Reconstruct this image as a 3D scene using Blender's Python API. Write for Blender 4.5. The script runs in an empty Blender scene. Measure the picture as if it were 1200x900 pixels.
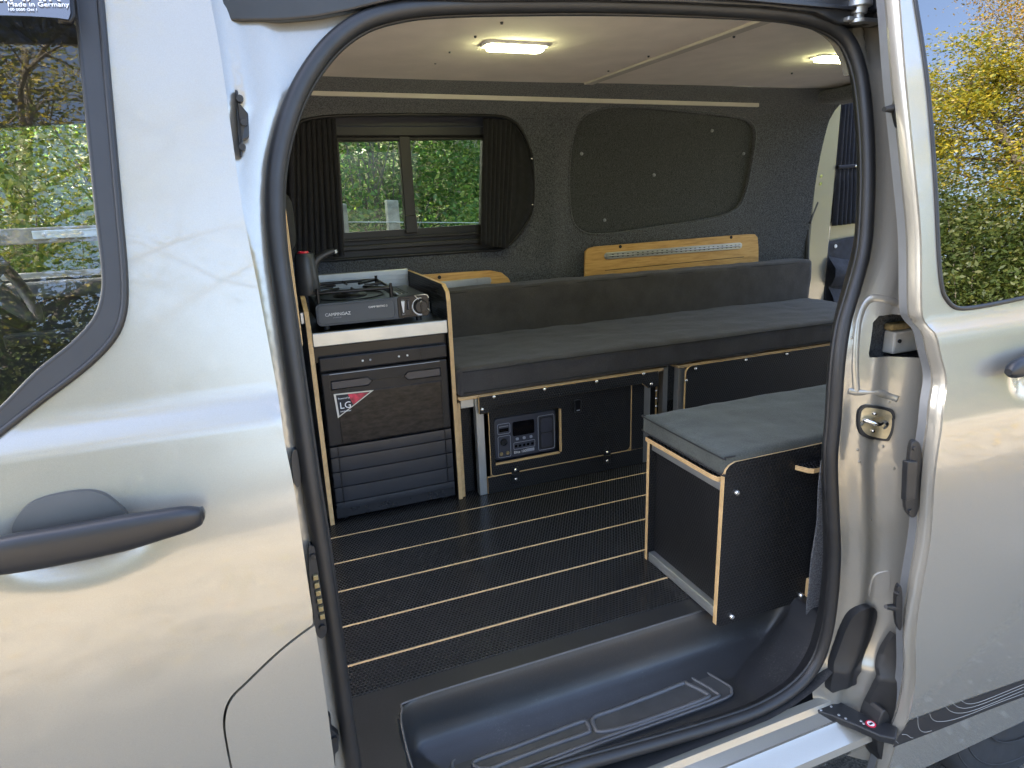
import bpy, bmesh, math, random, bisect
import numpy as np
from mathutils import Vector, Matrix, noise
from mathutils.geometry import delaunay_2d_cdt
random.seed(7); RNG = np.random.default_rng(7)
SC = bpy.context.scene
COL = SC.collection
R = math.radians

# ------------------------------------------------------------------ camera
CAM = np.array([0.0, -0.95, 1.012]); FPX = 768.06
yaw, pit, rol = R(21.074), R(-15.945), R(-2.116)
fw = np.array([math.sin(yaw)*math.cos(pit), math.cos(yaw)*math.cos(pit), math.sin(pit)])
_rt = np.array([math.cos(yaw), -math.sin(yaw), 0.0]); _up = np.cross(_rt, fw)
rt = math.cos(rol)*_rt + math.sin(rol)*_up
up = -math.sin(rol)*_rt + math.cos(rol)*_up
cd = bpy.data.cameras.new('camera'); cam = bpy.data.objects.new('camera', cd); COL.objects.link(cam)
cd.sensor_fit = 'HORIZONTAL'; cd.sensor_width = 36; cd.lens = FPX/1200*36
cd.clip_start = 0.02; cd.clip_end = 500
cam.matrix_world = Matrix(((rt[0], up[0], -fw[0], CAM[0]), (rt[1], up[1], -fw[1], CAM[1]), (rt[2], up[2], -fw[2], CAM[2]), (0, 0, 0, 1)))
SC.camera = cam
# ------------------------------------------------------------------ sky and sun
SUN_EL, SUN_AZ = R(42), math.atan2(0.80, -0.60)      # direction towards the sun: far side of the van, a little to its front
w = bpy.data.worlds.new('World'); SC.world = w; w.use_nodes = True
nt = w.node_tree; nt.nodes.clear()
sky = nt.nodes.new('ShaderNodeTexSky'); sky.sky_type = 'NISHITA'; sky.sun_disc = False
sky.sun_elevation = SUN_EL; sky.sun_rotation = math.pi/2 - SUN_AZ
sky.air_density = .8; sky.dust_density = 5.0; sky.ozone_density = .8
bg = nt.nodes.new('ShaderNodeBackground'); bg.inputs['Strength'].default_value = 0.15
wo = nt.nodes.new('ShaderNodeOutputWorld')
nt.links.new(sky.outputs[0], bg.inputs['Color']); nt.links.new(bg.outputs[0], wo.inputs[0])
sl = bpy.data.lights.new('sun', 'SUN'); sl.energy = 4.8; sl.angle = R(0.5); sl.color = (1, 0.93, 0.82)
so = bpy.data.objects.new('sun', sl); COL.objects.link(so)
sd = Vector((math.cos(SUN_AZ)*math.cos(SUN_EL), math.sin(SUN_AZ)*math.cos(SUN_EL), math.sin(SUN_EL)))
so.rotation_euler = sd.to_track_quat('Z', 'Y').to_euler(); so.location = sd*40
# ------------------------------------------------------------------ exposure
SC.view_settings.view_transform = 'Standard'; SC.view_settings.look = 'None'
SC.view_settings.gamma = 1; SC.view_settings.exposure = 3.35
SC.cycles.use_denoising = True; SC.cycles.max_bounces = 10; SC.cycles.transparent_max_bounces = 24
SC.cycles.sample_clamp_indirect = 6

# ------------------------------------------------------------------ pixels -> directions
def ray(u, v):
    d = fw + rt*(u-600)/FPX - up*(v-450)/FPX
    return d/d[1]
def at_y(u, v, y): return CAM + ray(u, v)*(y-CAM[1])
def at_z(u, v, z):
    r = ray(u, v); return CAM + r*((z-CAM[2])/r[2])
def at_x(u, v, x):
    r = ray(u, v); return CAM + r*((x-CAM[0])/r[0])
def on(u, v, fun, off=0.0):
    r = ray(u, v); y = 0.0
    for _ in range(25):
        p = CAM + r*(y-CAM[1]); y = 0.5*y + 0.5*(fun(p[0], p[2])+off)
    return CAM + r*(y-CAM[1])
def pchip(tab):
    xs = np.array([t[0] for t in tab], float); ys = np.array([t[1] for t in tab], float)
    h = np.diff(xs); d = np.diff(ys)/h; m = np.zeros(len(xs)); m[0], m[-1] = d[0], d[-1]
    for i in range(1, len(xs)-1): m[i] = 0 if d[i-1]*d[i] <= 0 else 2*d[i-1]*d[i]/(d[i-1]+d[i])
    X = xs.tolist(); ys = ys.tolist(); h = h.tolist(); m = m.tolist()
    def f(x):
        x = min(max(x, X[0]), X[-1]); i = min(max(bisect.bisect_left(X, x)-1, 0), len(X)-2)
        t = (x-xs[i])/h[i]
        return float((2*t**3-3*t*t+1)*ys[i] + (t**3-2*t*t+t)*h[i]*m[i] + (-2*t**3+3*t*t)*ys[i+1] + (t**3-t*t)*h[i]*m[i+1])
    return f
def sstep(a, b, x):
    t = min(max((x-a)/(b-a), 0), 1); return t*t*(3-2*t)

# ------------------------------------------------------------------ materials
MATS = {}
class N:
    def __init__(s, name):
        s.m = bpy.data.materials.new(name); s.m.use_nodes = True; s.t = s.m.node_tree
        s.b = s.t.nodes['Principled BSDF']; s.out = s.t.nodes['Material Output']; MATS[name] = s.m
    def n(s, typ, **kw):
        o = s.t.nodes.new(typ)
        for k, v in kw.items(): setattr(o, k, v)
        return o
    def l(s, a, b): s.t.links.new(a, b)
    def co(s): return s.n('ShaderNodeTexCoord').outputs['Object']
    def noise(s, scale, detail=4, vec=None, rough=.55):
        o = s.n('ShaderNodeTexNoise'); o.inputs['Scale'].default_value = scale; o.inputs['Detail'].default_value = detail
        o.inputs['Roughness'].default_value = rough
        s.l(vec if vec is not None else s.co(), o.inputs['Vector']); return o.outputs['Fac']
    def ramp(s, fac, stops):
        o = s.n('ShaderNodeValToRGB'); e = o.color_ramp.elements
        while len(e) < len(stops): e.new(.5)
        for q, (p, c) in zip(e, stops): q.position = p; q.color = (*c, 1)
        s.l(fac, o.inputs[0]); return o.outputs[0]
    def math(s, op, a, b=None, clamp=False):
        o = s.n('ShaderNodeMath', operation=op); o.use_clamp = clamp
        for i, v in enumerate((a, b)):
            if v is None: continue
            if isinstance(v, (int, float)): o.inputs[i].default_value = v
            else: s.l(v, o.inputs[i])
        return o.outputs[0]
    def bump(s, h, strength=.3, dist=.002):
        o = s.n('ShaderNodeBump'); o.inputs['Strength'].default_value = strength; o.inputs['Distance'].default_value = dist
        s.l(h, o.inputs['Height']); s.l(o.outputs[0], s.b.inputs['Normal']); return o.outputs[0]
    def set(s, **kw):
        for k, v in kw.items():
            i = s.b.inputs[k.replace('_', ' ')]
            if isinstance(v, (tuple, list)) and len(v) == 3: v = (*v, 1)
            i.default_value = v
        return s
def plain(name, col, rough=.5, metal=0.0, var=.0, vs=30, bump=0, bs=200, bd=.001, **kw):
    m = N(name); m.set(Base_Color=col, Roughness=rough, Metallic=metal, **kw)
    if var:
        lo = tuple(c*(1-var) for c in col); hi = tuple(min(c*(1+var), 1) for c in col)
        m.l(m.ramp(m.noise(vs), [(.3, lo), (.7, hi)]), m.b.inputs['Base Color'])
        rr = m.n('ShaderNodeMapRange'); m.l(m.noise(vs*.7, 3), rr.inputs[0])
        rr.inputs['To Min'].default_value = max(rough-.08, .02); rr.inputs['To Max'].default_value = min(rough+.1, 1)
        m.l(rr.outputs[0], m.b.inputs['Roughness'])
    if bump: m.bump(m.noise(bs, 3), bump, bd)
    return m.m
def paint():
    m = N('silver_paint'); m.set(Metallic=.42, Roughness=.27, Coat_Weight=1.0, Coat_Roughness=.05, Coat_IOR=1.58)
    f = m.ramp(m.noise(900, 1), [(.3, (.308, .292, .250)), (.7, (.338, .322, .276))])
    m.l(f, m.b.inputs['Base Color'])
    d = m.ramp(m.noise(7, 5), [(.35, (.02, .02, .02)), (.75, (.10, .10, .10))]); m.l(d, m.b.inputs['Coat Roughness'])
paint()
plain('black_plastic', (.015, .016, .018), .42, var=.12, vs=40, bump=.15, bs=700, bd=.0006)
plain('handle_plastic', (.011, .012, .015), .42, var=.08, vs=20, bump=.12, bs=900, bd=.0005)
def dusty(name, col, rough):
    m = N(name); m.set(Roughness=rough)
    a = m.math('MULTIPLY', m.noise(5, 5, None, .65), m.noise(230, 2, None, .8))
    m.l(m.ramp(a, [(.22, col), (.36, tuple(c*1.25 for c in col)), (.50, (.07, .067, .06))]), m.b.inputs['Base Color'])
    r_ = m.n('ShaderNodeMapRange'); m.l(m.noise(9, 5), r_.inputs[0]); r_.inputs['To Min'].default_value = rough-.12; r_.inputs['To Max'].default_value = rough+.18; m.l(r_.outputs[0], m.b.inputs['Roughness'])
    m.bump(m.noise(420, 3, None, .7), .3, .001)
dusty('step_plastic', (.020, .0203, .0212), .38)
plain('tread_rubber', (.042, .0425, .044), .42, var=.15, vs=30, bump=.2, bs=500, bd=.0008)
plain('tread_highlight', (.085, .086, .088), .38, var=.1, vs=30)  # paler rubber: highlights of ribs, pad edge and lip put into the colour
plain('rubber', (.013, .0134, .0145), .48, var=.2, vs=25, bump=.1, bs=300, bd=.0006)
plain('handle_cup', (.060, .058, .052), .6, var=.06, vs=20, bump=.1, bs=700, bd=.0005)
plain('window_trim', (.023, .0245, .028), .5, var=.1, vs=12)
plain('frame_black', (.0065, .0068, .0075), .5)
plain('ply_line', (.62, .43, .23), .6, var=.15, vs=60)
plain('dark_void', (.008, .008, .009), .8)
plain('aluminium', (.43, .445, .44), .36, .75, var=.06, vs=15)
plain('alu_dark', (.42, .43, .43), .4, .8, var=.1, vs=20)
plain('chrome', (.78, .78, .76), .12, 1)
plain('steel_bolt', (.80, .78, .72), .25, .9)
plain('brass_plate', (.45, .38, .24), .4, .6, var=.15, vs=60)
plain('gold_pin', (.30, .24, .12), .5, .6)
plain('red_plastic', (.55, .02, .05), .4)
plain('white_print', (.72, .73, .74), .6)
plain('grey_print', (.30, .32, .36), .6)
plain('sticker_red', (.42, .02, .05), .35, var=.7, vs=60)
plain('sticker_white', (.8, .8, .8), .4)
plain('ceiling_fabric', (.80, .735, .67), .95, var=.06, vs=9, bump=.5, bs=420, bd=.0012)
plain('ceiling_trim', (.52, .49, .44), .7, var=.05, vs=9)
plain('dark_lining', (.02, .021, .023), .9, var=.2, vs=20, bump=.4, bs=300)
plain('worktop_black', (.013, .013, .014), .35, var=.3, vs=60, bump=.2, bs=500)
plain('stove_slate', (.034, .047, .064), .40, .1, var=.08, vs=20)
plain('stove_black', (.008, .008, .009), .30, Specular_IOR_Level=.3)
plain('iron', (.010, .010, .011), .35, .3)
plain('tap_grey', (.030, .032, .035), .4, var=.1)
plain('fridge_black', (.014, .014, .016), .28, var=.2, vs=30)
plain('fridge_grey', (.018, .0172, .018), .36, var=.12, vs=25, bump=.1, bs=400, Specular_IOR_Level=.25)
plain('fridge_navy', (.020, .0215, .026), .34, var=.15, vs=18, bump=.12, bs=600)
plain('recess_navy', (.012, .020, .036), .3)
plain('station_body', (.036, .040, .056), .42, var=.1, vs=40)
plain('screen_black', (.004, .004, .005), .1)
plain('curtain_black', (.009, .0095, .012), .92, var=.3, vs=60, bump=.5, bs=900, Sheen_Weight=.05)
plain('curtain_navy', (.013, .014, .021), .9, var=.3, vs=60, bump=.5, bs=900, Sheen_Weight=.1)
plain('pouch_navy', (.024, .026, .036), .85, var=.3, vs=40, bump=.4, bs=600)
plain('tyre_rubber', (.025, .026, .028), .75, var=.2, vs=30, bump=.3, bs=200)
plain('wheel_alloy', (.35, .36, .37), .4, .8)
plain('stripe_grey', (.020, .019, .020), .6)
plain('stripe_line', (.25, .245, .23), .5)
plain('door_edge_grey', (.20, .21, .22), .45, .5, var=.05)
plain('tape_cream', (.62, .58, .50), .5, var=.1, vs=30)
plain('foam_old', (.30, .22, .10), .9, var=.5, vs=90, bump=.6, bs=200)
plain('dash_grey', (.06, .065, .07), .7, var=.1, bump=.3, bs=500)
plain('dash_dark', (.020, .021, .023), .7, var=.1, bump=.3, bs=500)
plain('post_wood', (.24, .235, .21), .85, var=.35, vs=22, bump=.5, bs=120, bd=.003)
plain('fence_wood', (.17, .165, .14), .85, var=.4, vs=16, bump=.5, bs=90, bd=.003)
plain('galvanised', (.36, .40, .40), .5, .5, var=.2, vs=20)
plain('bark', (.11, .095, .075), .95, var=.5, vs=14, bump=.9, bs=40, bd=.01)
plain('bark_pale', (.34, .30, .22), .9, var=.5, vs=9, bump=.7, bs=30, bd=.008)
plain('stone_grey', (.22, .215, .20), .9, var=.5, vs=30, bump=.4, bs=150)
def carpet(name, lo, hi):
    m = N(name); m.set(Roughness=1.0, Sheen_Weight=.25, Sheen_Roughness=.4)
    c = m.co(); f = m.noise(210, 3, c, .8)
    m.l(m.ramp(f, [(.38, lo), (.60, hi)]), m.b.inputs['Base Color']); m.bump(m.noise(190, 3, c, .8), 1.0, .006)
carpet('carpet', (.022, .0235, .028), (.115, .126, .145))
carpet('carpet_panel', (.018, .0205, .0225), (.066, .074, .078))
carpet('carpet_grey', (.03, .03, .034), (.17, .175, .185))
def cloth(name, col, sc=330):
    m = N(name); m.set(Roughness=.92, Sheen_Weight=.12)
    c = m.co(); f = m.noise(sc, 3, c, .7); g = m.noise(9, 3, c)
    a = m.ramp(f, [(.3, tuple(k*.72 for k in col)), (.7, tuple(k*1.28 for k in col))])
    b = m.ramp(g, [(.3, (.8, .8, .8)), (.7, (1.15, 1.15, 1.15))])
    mx = m.n('ShaderNodeMix', data_type='RGBA', blend_type='MULTIPLY'); mx.inputs[0].default_value = 1
    m.l(a, mx.inputs[6]); m.l(b, mx.inputs[7]); m.l(mx.outputs[2], m.b.inputs['Base Color'])
    m.bump(m.math('ADD', f, m.math('MULTIPLY', m.noise(14, 2, c), 2.5)), .4, .003)
cloth('bed_fabric', (.044, .0405, .0395)); cloth('seat_fabric', (.060, .066, .058), 300); plain('seam_thread', (.018, .018, .019), .9)
def hexply(name, ax, rough=.33, pitch=.0095, groove=.030, spec=.28):
    """black phenolic film with an embossed honeycomb; ax = the two axes of the board"""
    m = N(name); m.set(Roughness=rough, Specular_IOR_Level=spec)
    sp = m.n('ShaderNodeSeparateXYZ'); m.l(m.co(), sp.inputs[0])
    u, v = sp.outputs[ax[0]], sp.outputs[ax[1]]
    def cell(off):
        a = m.math('FRACT', m.math('ADD', m.math('DIVIDE', u, pitch), off)); a = m.math('SUBTRACT', a, .5)
        b = m.math('FRACT', m.math('ADD', m.math('DIVIDE', v, pitch*1.732), off)); b = m.math('MULTIPLY', m.math('SUBTRACT', b, .5), 1.732)
        return m.math('SQRT', m.math('ADD', m.math('MULTIPLY', a, a), m.math('MULTIPLY', b, b)))
    d = m.math('MINIMUM', cell(0.0), cell(.5))
    mr = m.n('ShaderNodeMapRange', interpolation_type='SMOOTHSTEP'); m.l(d, mr.inputs[0])
    mr.inputs['From Min'].default_value = .33; mr.inputs['From Max'].default_value = .47
    h = mr.outputs[0]
    g = m.noise(5, 4); ca = m.ramp(g, [(.3, (.006, .0063, .0072)), (.75, (.010, .0104, .0116))]); mxc = m.n('ShaderNodeMix', data_type='RGBA'); m.l(h, mxc.inputs[0]); m.l(ca, mxc.inputs[6]); mxc.inputs[7].default_value = (groove, groove*1.03, groove*1.1, 1); m.l(mxc.outputs[2], m.b.inputs['Base Color'])
    rr = m.math('ADD', m.math('MULTIPLY', h, .20), m.math('ADD', m.math('MULTIPLY', g, .12), rough-.08)); m.l(rr, m.b.inputs['Roughness'])
    m.bump(m.math('SUBTRACT', 1.0, h), .8, .0014)
hexply('hex_floor', (0, 1), .24, groove=.019, spec=.45); hexply('hex_front', (0, 2), .36, groove=.017); hexply('hex_side', (1, 2), .36, groove=.014)
def ply(name, ax, pitch=.0042):
    m = N(name); m.set(Roughness=.6)
    sp = m.n('ShaderNodeSeparateXYZ'); m.l(m.co(), sp.inputs[0])
    f = m.math('FRACT', m.math('DIVIDE', sp.outputs[ax], pitch))
    mx = m.math('ADD', m.math('MULTIPLY', f, .6), m.math('MULTIPLY', m.noise(60, 3), .5))
    m.l(m.ramp(mx, [(.25, (.30, .165, .062)), (.45, (.56, .37, .17)), (.8, (.63, .44, .22))]), m.b.inputs['Base Color'])
for i, a in enumerate('xyz'): ply('ply_'+a, i)
def oak():
    m = N('oak'); m.set(Roughness=.48)
    mp = m.n('ShaderNodeMapping'); m.l(m.co(), mp.inputs[0]); mp.inputs['Scale'].default_value = (2.2, 10, 26)
    m.l(m.ramp(m.noise(5, 6, mp.outputs[0], .65), [(.3, (.36, .19, .05)), (.5, (.53, .31, .095)), (.75, (.62, .39, .14))]), m.b.inputs['Base Color'])
oak()
def fridge_glass():
    m = N('fridge_front'); m.set(Roughness=.28, Specular_IOR_Level=.22)
    mp = m.n('ShaderNodeMapping'); m.l(m.co(), mp.inputs[0]); mp.inputs['Scale'].default_value = (6, 6, 16)
    m.l(m.ramp(m.noise(4, 7, mp.outputs[0], .7), [(.38, (.008, .007, .007)), (.68, (.034, .029, .026))]), m.b.inputs['Base Color'])
fridge_glass()
def glass(name, tint, ior, rough=0.0):
    m = N(name); t = m.t; t.nodes.remove(m.b)
    tr = m.n('ShaderNodeBsdfTransparent'); tr.inputs[0].default_value = (*tint, 1)
    gl = m.n('ShaderNodeBsdfGlossy'); gl.inputs['Roughness'].default_value = rough
    fr = m.n('ShaderNodeFresnel'); fr.inputs['IOR'].default_value = ior
    mx = m.n('ShaderNodeMixShader'); m.l(fr.outputs[0], mx.inputs[0]); m.l(tr.outputs[0], mx.inputs[1]); m.l(gl.outputs[0], mx.inputs[2])
    m.l(mx.outputs[0], m.out.inputs[0])
glass('glass_clear', (.88, .92, .88), 1.8); glass('glass_tinted', (.78, .84, .76), 1.28); glass('glass_privacy', (.02, .022, .02), 2.8, .0)
glass('deflector_smoke', (.10, .11, .13), 2.8)
def leaf(name, cols, trans=.45):
    m = N(name); t = m.t
    g = m.n('ShaderNodeNewGeometry')
    c = m.ramp(g.outputs['Random Per Island'], [(i/(max(len(cols)-1, 1)), k) for i, k in enumerate(cols)])
    m.l(c, m.b.inputs['Base Color']); m.set(Roughness=.5)
    tl = m.n('ShaderNodeBsdfTranslucent'); m.l(c, tl.inputs[0])
    mx = m.n('ShaderNodeMixShader'); mx.inputs[0].default_value = trans
    m.l(m.b.outputs[0], mx.inputs[1]); m.l(tl.outputs[0], mx.inputs[2]); m.l(mx.outputs[0], m.out.inputs[0])
leaf('leaf_bramble', [(.05, .11, .03), (.075, .16, .035), (.11, .20, .04), (.20, .24, .05)])
leaf('leaf_sunny', [(.12, .16, .016), (.22, .22, .018), (.34, .29, .02), (.44, .32, .022)])
leaf('leaf_hedge', [(.07, .125, .02), (.11, .17, .024), (.15, .20, .028), (.22, .22, .03)])
leaf('leaf_autumn', [(.22, .17, .03), (.30, .20, .03), (.36, .22, .035), (.20, .20, .035), (.34, .15, .03)])
leaf('leaf_dark', [(.03, .055, .012), (.05, .08, .016), (.07, .095, .018), (.10, .11, .02)])
leaf('leaf_straw', [(.20, .17, .09), (.26, .22, .12), (.16, .12, .06)], .3)
def asphalt():
    m = N('asphalt'); m.set(Roughness=.9)
    f = m.noise(160, 4, None, .8); g = m.noise(2.2, 5)
    a = m.math('ADD', m.math('MULTIPLY', f, .75), m.math('MULTIPLY', g, .25))
    m.l(m.ramp(a, [(.36, (.035, .034, .032)), (.50, (.095, .09, .08)), (.62, (.24, .225, .19))]), m.b.inputs['Base Color']); m.bump(f, .8, .008)
    v = N('verge_soil'); v.set(Roughness=1)
    v.l(v.ramp(v.noise(9, 7, None, .7), [(.3, (.03, .03, .012)), (.6, (.07, .08, .025)), (.8, (.13, .11, .05))]), v.b.inputs['Base Color']); v.bump(v.noise(30, 4), .8, .03)
asphalt()
def lane():
    m = N('bounce_gravel'); m.set(Roughness=.95)
    f = m.noise(45, 5, None, .75); g = m.noise(1.4, 6, None, .65)
    a = m.math('ADD', m.math('MULTIPLY', f, .5), m.math('MULTIPLY', g, .5))
    m.l(m.ramp(a, [(.34, (.065, .052, .034)), (.5, (.165, .142, .106)), (.66, (.25, .22, .17))]), m.b.inputs['Base Color']); m.bump(f, .7, .012)
lane()
def lamp_mat():
    m = N('lamp_glow'); m.set(Base_Color=(.9, .9, .8), Emission_Color=(1, 1, .50), Emission_Strength=9.0)
lamp_mat()

# ------------------------------------------------------------------ building helpers
def tag(o, label=None, cat=None, group=None, kind=None):
    for k, v in (('label', label), ('category', cat), ('group', group), ('kind', kind)):
        if v: o[k] = v
    return o
def thing(name, label, cat, loc, group=None):
    o = bpy.data.objects.new(name, None); COL.objects.link(o); o.location = loc; o.empty_display_size = .05
    return tag(o, label, cat, group)
def link(name, me, parent=None):
    o = bpy.data.objects.new(name, me); COL.objects.link(o)
    if parent is not None:
        o.parent = parent
        if parent.type == 'EMPTY': o.location = -Vector(parent.location)     # meshes are modelled in place
    return o
def finish(o, smooth=None, bevel=0, seg=2):
    if smooth is not None:
        o.data.shade_smooth()
        if smooth < 179: o.data.set_sharp_from_angle(angle=R(smooth))
    if bevel:
        b = o.modifiers.new('bevel', 'BEVEL'); b.width = bevel; b.segments = seg; b.limit_method = 'ANGLE'; b.angle_limit = R(40)
        b.harden_normals = False
    return o
class MB:
    def __init__(s): s.v = []; s.f = []; s.mi = []
    def add(s, vs, fs, mi=0):
        b = len(s.v); s.v += [tuple(map(float, p)) for p in vs]
        for f in fs: s.f.append([b+i for i in f]); s.mi.append(mi)
        return s
    def box(s, x0, x1, y0, y1, z0, z1, mi=0):
        v = [(x, y, z) for x in (x0, x1) for y in (y0, y1) for z in (z0, z1)]
        return s.add(v, [(0, 1, 3, 2), (4, 6, 7, 5), (0, 4, 5, 1), (2, 3, 7, 6), (0, 2, 6, 4), (1, 5, 7, 3)], mi)
    def prism(s, loop, vec, mi=0, ms=None):
        """loop of 3-D points, extruded along vec; caps take mi, sides ms"""
        n = len(loop); a = [np.array(p, float) for p in loop]; b = [p+np.array(vec, float) for p in a]
        nrm = sum((np.cross(a[i]-a[0], a[(i+1) % n]-a[0]) for i in range(n)), np.zeros(3))
        if nrm @ np.array(vec, float) > 0: a, b = a[::-1], b[::-1]
        base = len(s.v); s.v += [tuple(p) for p in a+b]
        s.f.append([base+i for i in range(n)]); s.mi.append(mi)
        s.f.append([base+n+i for i in reversed(range(n))]); s.mi.append(mi)
        for i in range(n):
            j = (i+1) % n; s.f.append([base+i, base+n+i, base+n+j, base+j]); s.mi.append(mi if ms is None else ms)
        return s
    def tube(s, path, r, n=10, closed=False, cap=True, flat=None, mi=0):
        P = [Vector(p) for p in path]; m = len(P); rs = r if hasattr(r, '__len__') else [r]*m
        ref = None; base = len(s.v)
        for i in range(m):
            t = (P[(i+1) % m]-P[i-1]) if closed else (P[min(i+1, m-1)]-P[max(i-1, 0)])
            t.normalize()
            if ref is None: ref = Vector((0, 0, 1)) if abs(t.z) < .9 else Vector((0, 1, 0))
            ref = (ref-t*ref.dot(t)).normalized(); bi = t.cross(ref)
            for k in range(n):
                a = 2*math.pi*k/n; q = P[i]+(ref*math.cos(a)+bi*math.sin(a))*rs[i]
                s.v.append(tuple(q))
        for i in range(m if closed else m-1):
            for k in range(n):
                a, b = base+i*n, base+((i+1) % m)*n
                s.f.append([a+k, a+(k+1) % n, b+(k+1) % n, b+k]); s.mi.append(mi)
        if not closed and cap:
            s.f.append([base+k for k in reversed(range(n))]); s.mi.append(mi)
            s.f.append([base+(m-1)*n+k for k in range(n)]); s.mi.append(mi)
        return s
    def cyl(s, p0, p1, r0, r1=None, n=16, mi=0): return s.tube([p0, p1], [r0, r0 if r1 is None else r1], n, mi=mi)
    def lathe(s, prof, c, n=24, axis='z', mi=0):
        """prof: (radius, height) list turned about an axis through c"""
        base = len(s.v); m = len(prof)
        for r_, h in prof:
            for k in range(n):
                a = 2*math.pi*k/n; p, q = r_*math.cos(a), r_*math.sin(a)
                d = {'z': (p, q, h), 'y': (q, h, p), 'x': (h, p, q)}[axis]
                s.v.append((c[0]+d[0], c[1]+d[1], c[2]+d[2]))
        for i in range(m-1):
            for k in range(n):
                s.f.append([base+i*n+k, base+i*n+(k+1) % n, base+(i+1)*n+(k+1) % n, base+(i+1)*n+k]); s.mi.append(mi)
        return s
    def grid(s, rows, mi=0, closed=False):
        base = len(s.v); n = len(rows[0])
        for r_ in rows: s.v += [tuple(map(float, p)) for p in r_]
        for i in range(len(rows)-1):
            for k in range(n if closed else n-1):
                s.f.append([base+i*n+k, base+i*n+(k+1) % n, base+(i+1)*n+(k+1) % n, base+(i+1)*n+k]); s.mi.append(mi)
        return s
    def build(s, name, mats, parent=None, smooth=None, bevel=0, seg=2):
        me = bpy.data.meshes.new(name); me.from_pydata(s.v, [], s.f)
        for m in ([mats] if isinstance(mats, str) else mats): me.materials.append(MATS[m])
        if len(me.materials) > 1: me.polygons.foreach_set('material_index', s.mi)
        bm = bmesh.new(); bm.from_mesh(me); bmesh.ops.recalc_face_normals(bm, faces=bm.faces); bm.to_mesh(me); bm.free()
        return finish(link(name, me, parent), smooth, bevel, seg)
def box(name, x0, x1, y0, y1, z0, z1, mat, parent=None, bevel=.002, **kw):
    return MB().box(x0, x1, y0, y1, z0, z1).build(name, mat, parent, bevel=bevel, **kw)
def inside(p, loop):
    x, y = p; c = False; j = len(loop)-1
    for i in range(len(loop)):
        xi, yi = loop[i]; xj, yj = loop[j]
        if (yi > y) != (yj > y) and x < (xj-xi)*(y-yi)/(yj-yi)+xi: c = not c
        j = i
    return c
def insides(P, loop):
    L = np.array(loop, float); c = np.zeros(len(P), bool); j = len(L)-1
    for i in range(len(L)):
        (xi, yi), (xj, yj) = L[i], L[j]
        if yi != yj: c ^= ((yi > P[:, 1]) != (yj > P[:, 1])) & (P[:, 0] < (xj-xi)*(P[:, 1]-yi)/(yj-yi)+xi)
        j = i
    return c
def resample(loop, step, closed=True):
    out = []; n = len(loop)
    for i in range(n if closed else n-1):
        a, b = np.array(loop[i], float), np.array(loop[(i+1) % n], float); k = max(1, int(math.ceil(np.linalg.norm(b-a)/step)))
        out += [tuple(a+(b-a)*j/k) for j in range(k)]
    if not closed: out.append(tuple(loop[-1]))
    return out
def smoothpath(pts, sub=6, closed=False):
    P = [np.array(p, float) for p in pts]; n = len(P); out = []
    for i in range(n if closed else n-1):
        if closed: a, b, c, d = P[i-1], P[i], P[(i+1) % n], P[(i+2) % n]
        else: a, b, c, d = P[max(i-1, 0)], P[i], P[i+1], P[min(i+2, n-1)]
        for k in range(sub):
            t = k/sub; out.append(.5*((2*b)+(c-a)*t+(2*a-5*b+4*c-d)*t*t+(3*b-a-3*c+d)*t**3))
    if not closed: out.append(P[-1])
    return out
def rrect(x0, x1, z0, z1, r, n=5):
    rs = r if hasattr(r, '__len__') else [r]*4      # corner order: (x1,z1) (x0,z1) (x0,z0) (x1,z0)
    out = []
    for q, (cx, cz, a0) in enumerate(((x1, z1, 0), (x0, z1, 90), (x0, z0, 180), (x1, z0, 270))):
        rr = rs[q]; sx = -1 if cx == x1 else 1; sz = -1 if cz == z1 else 1
        if rr <= 1e-5: out.append((cx, cz)); continue
        for k in range(n+1):
            a = R(a0+90*k/n); out.append((cx+sx*rr+rr*math.cos(a), cz+sz*rr+rr*math.sin(a)))
    return out
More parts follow.
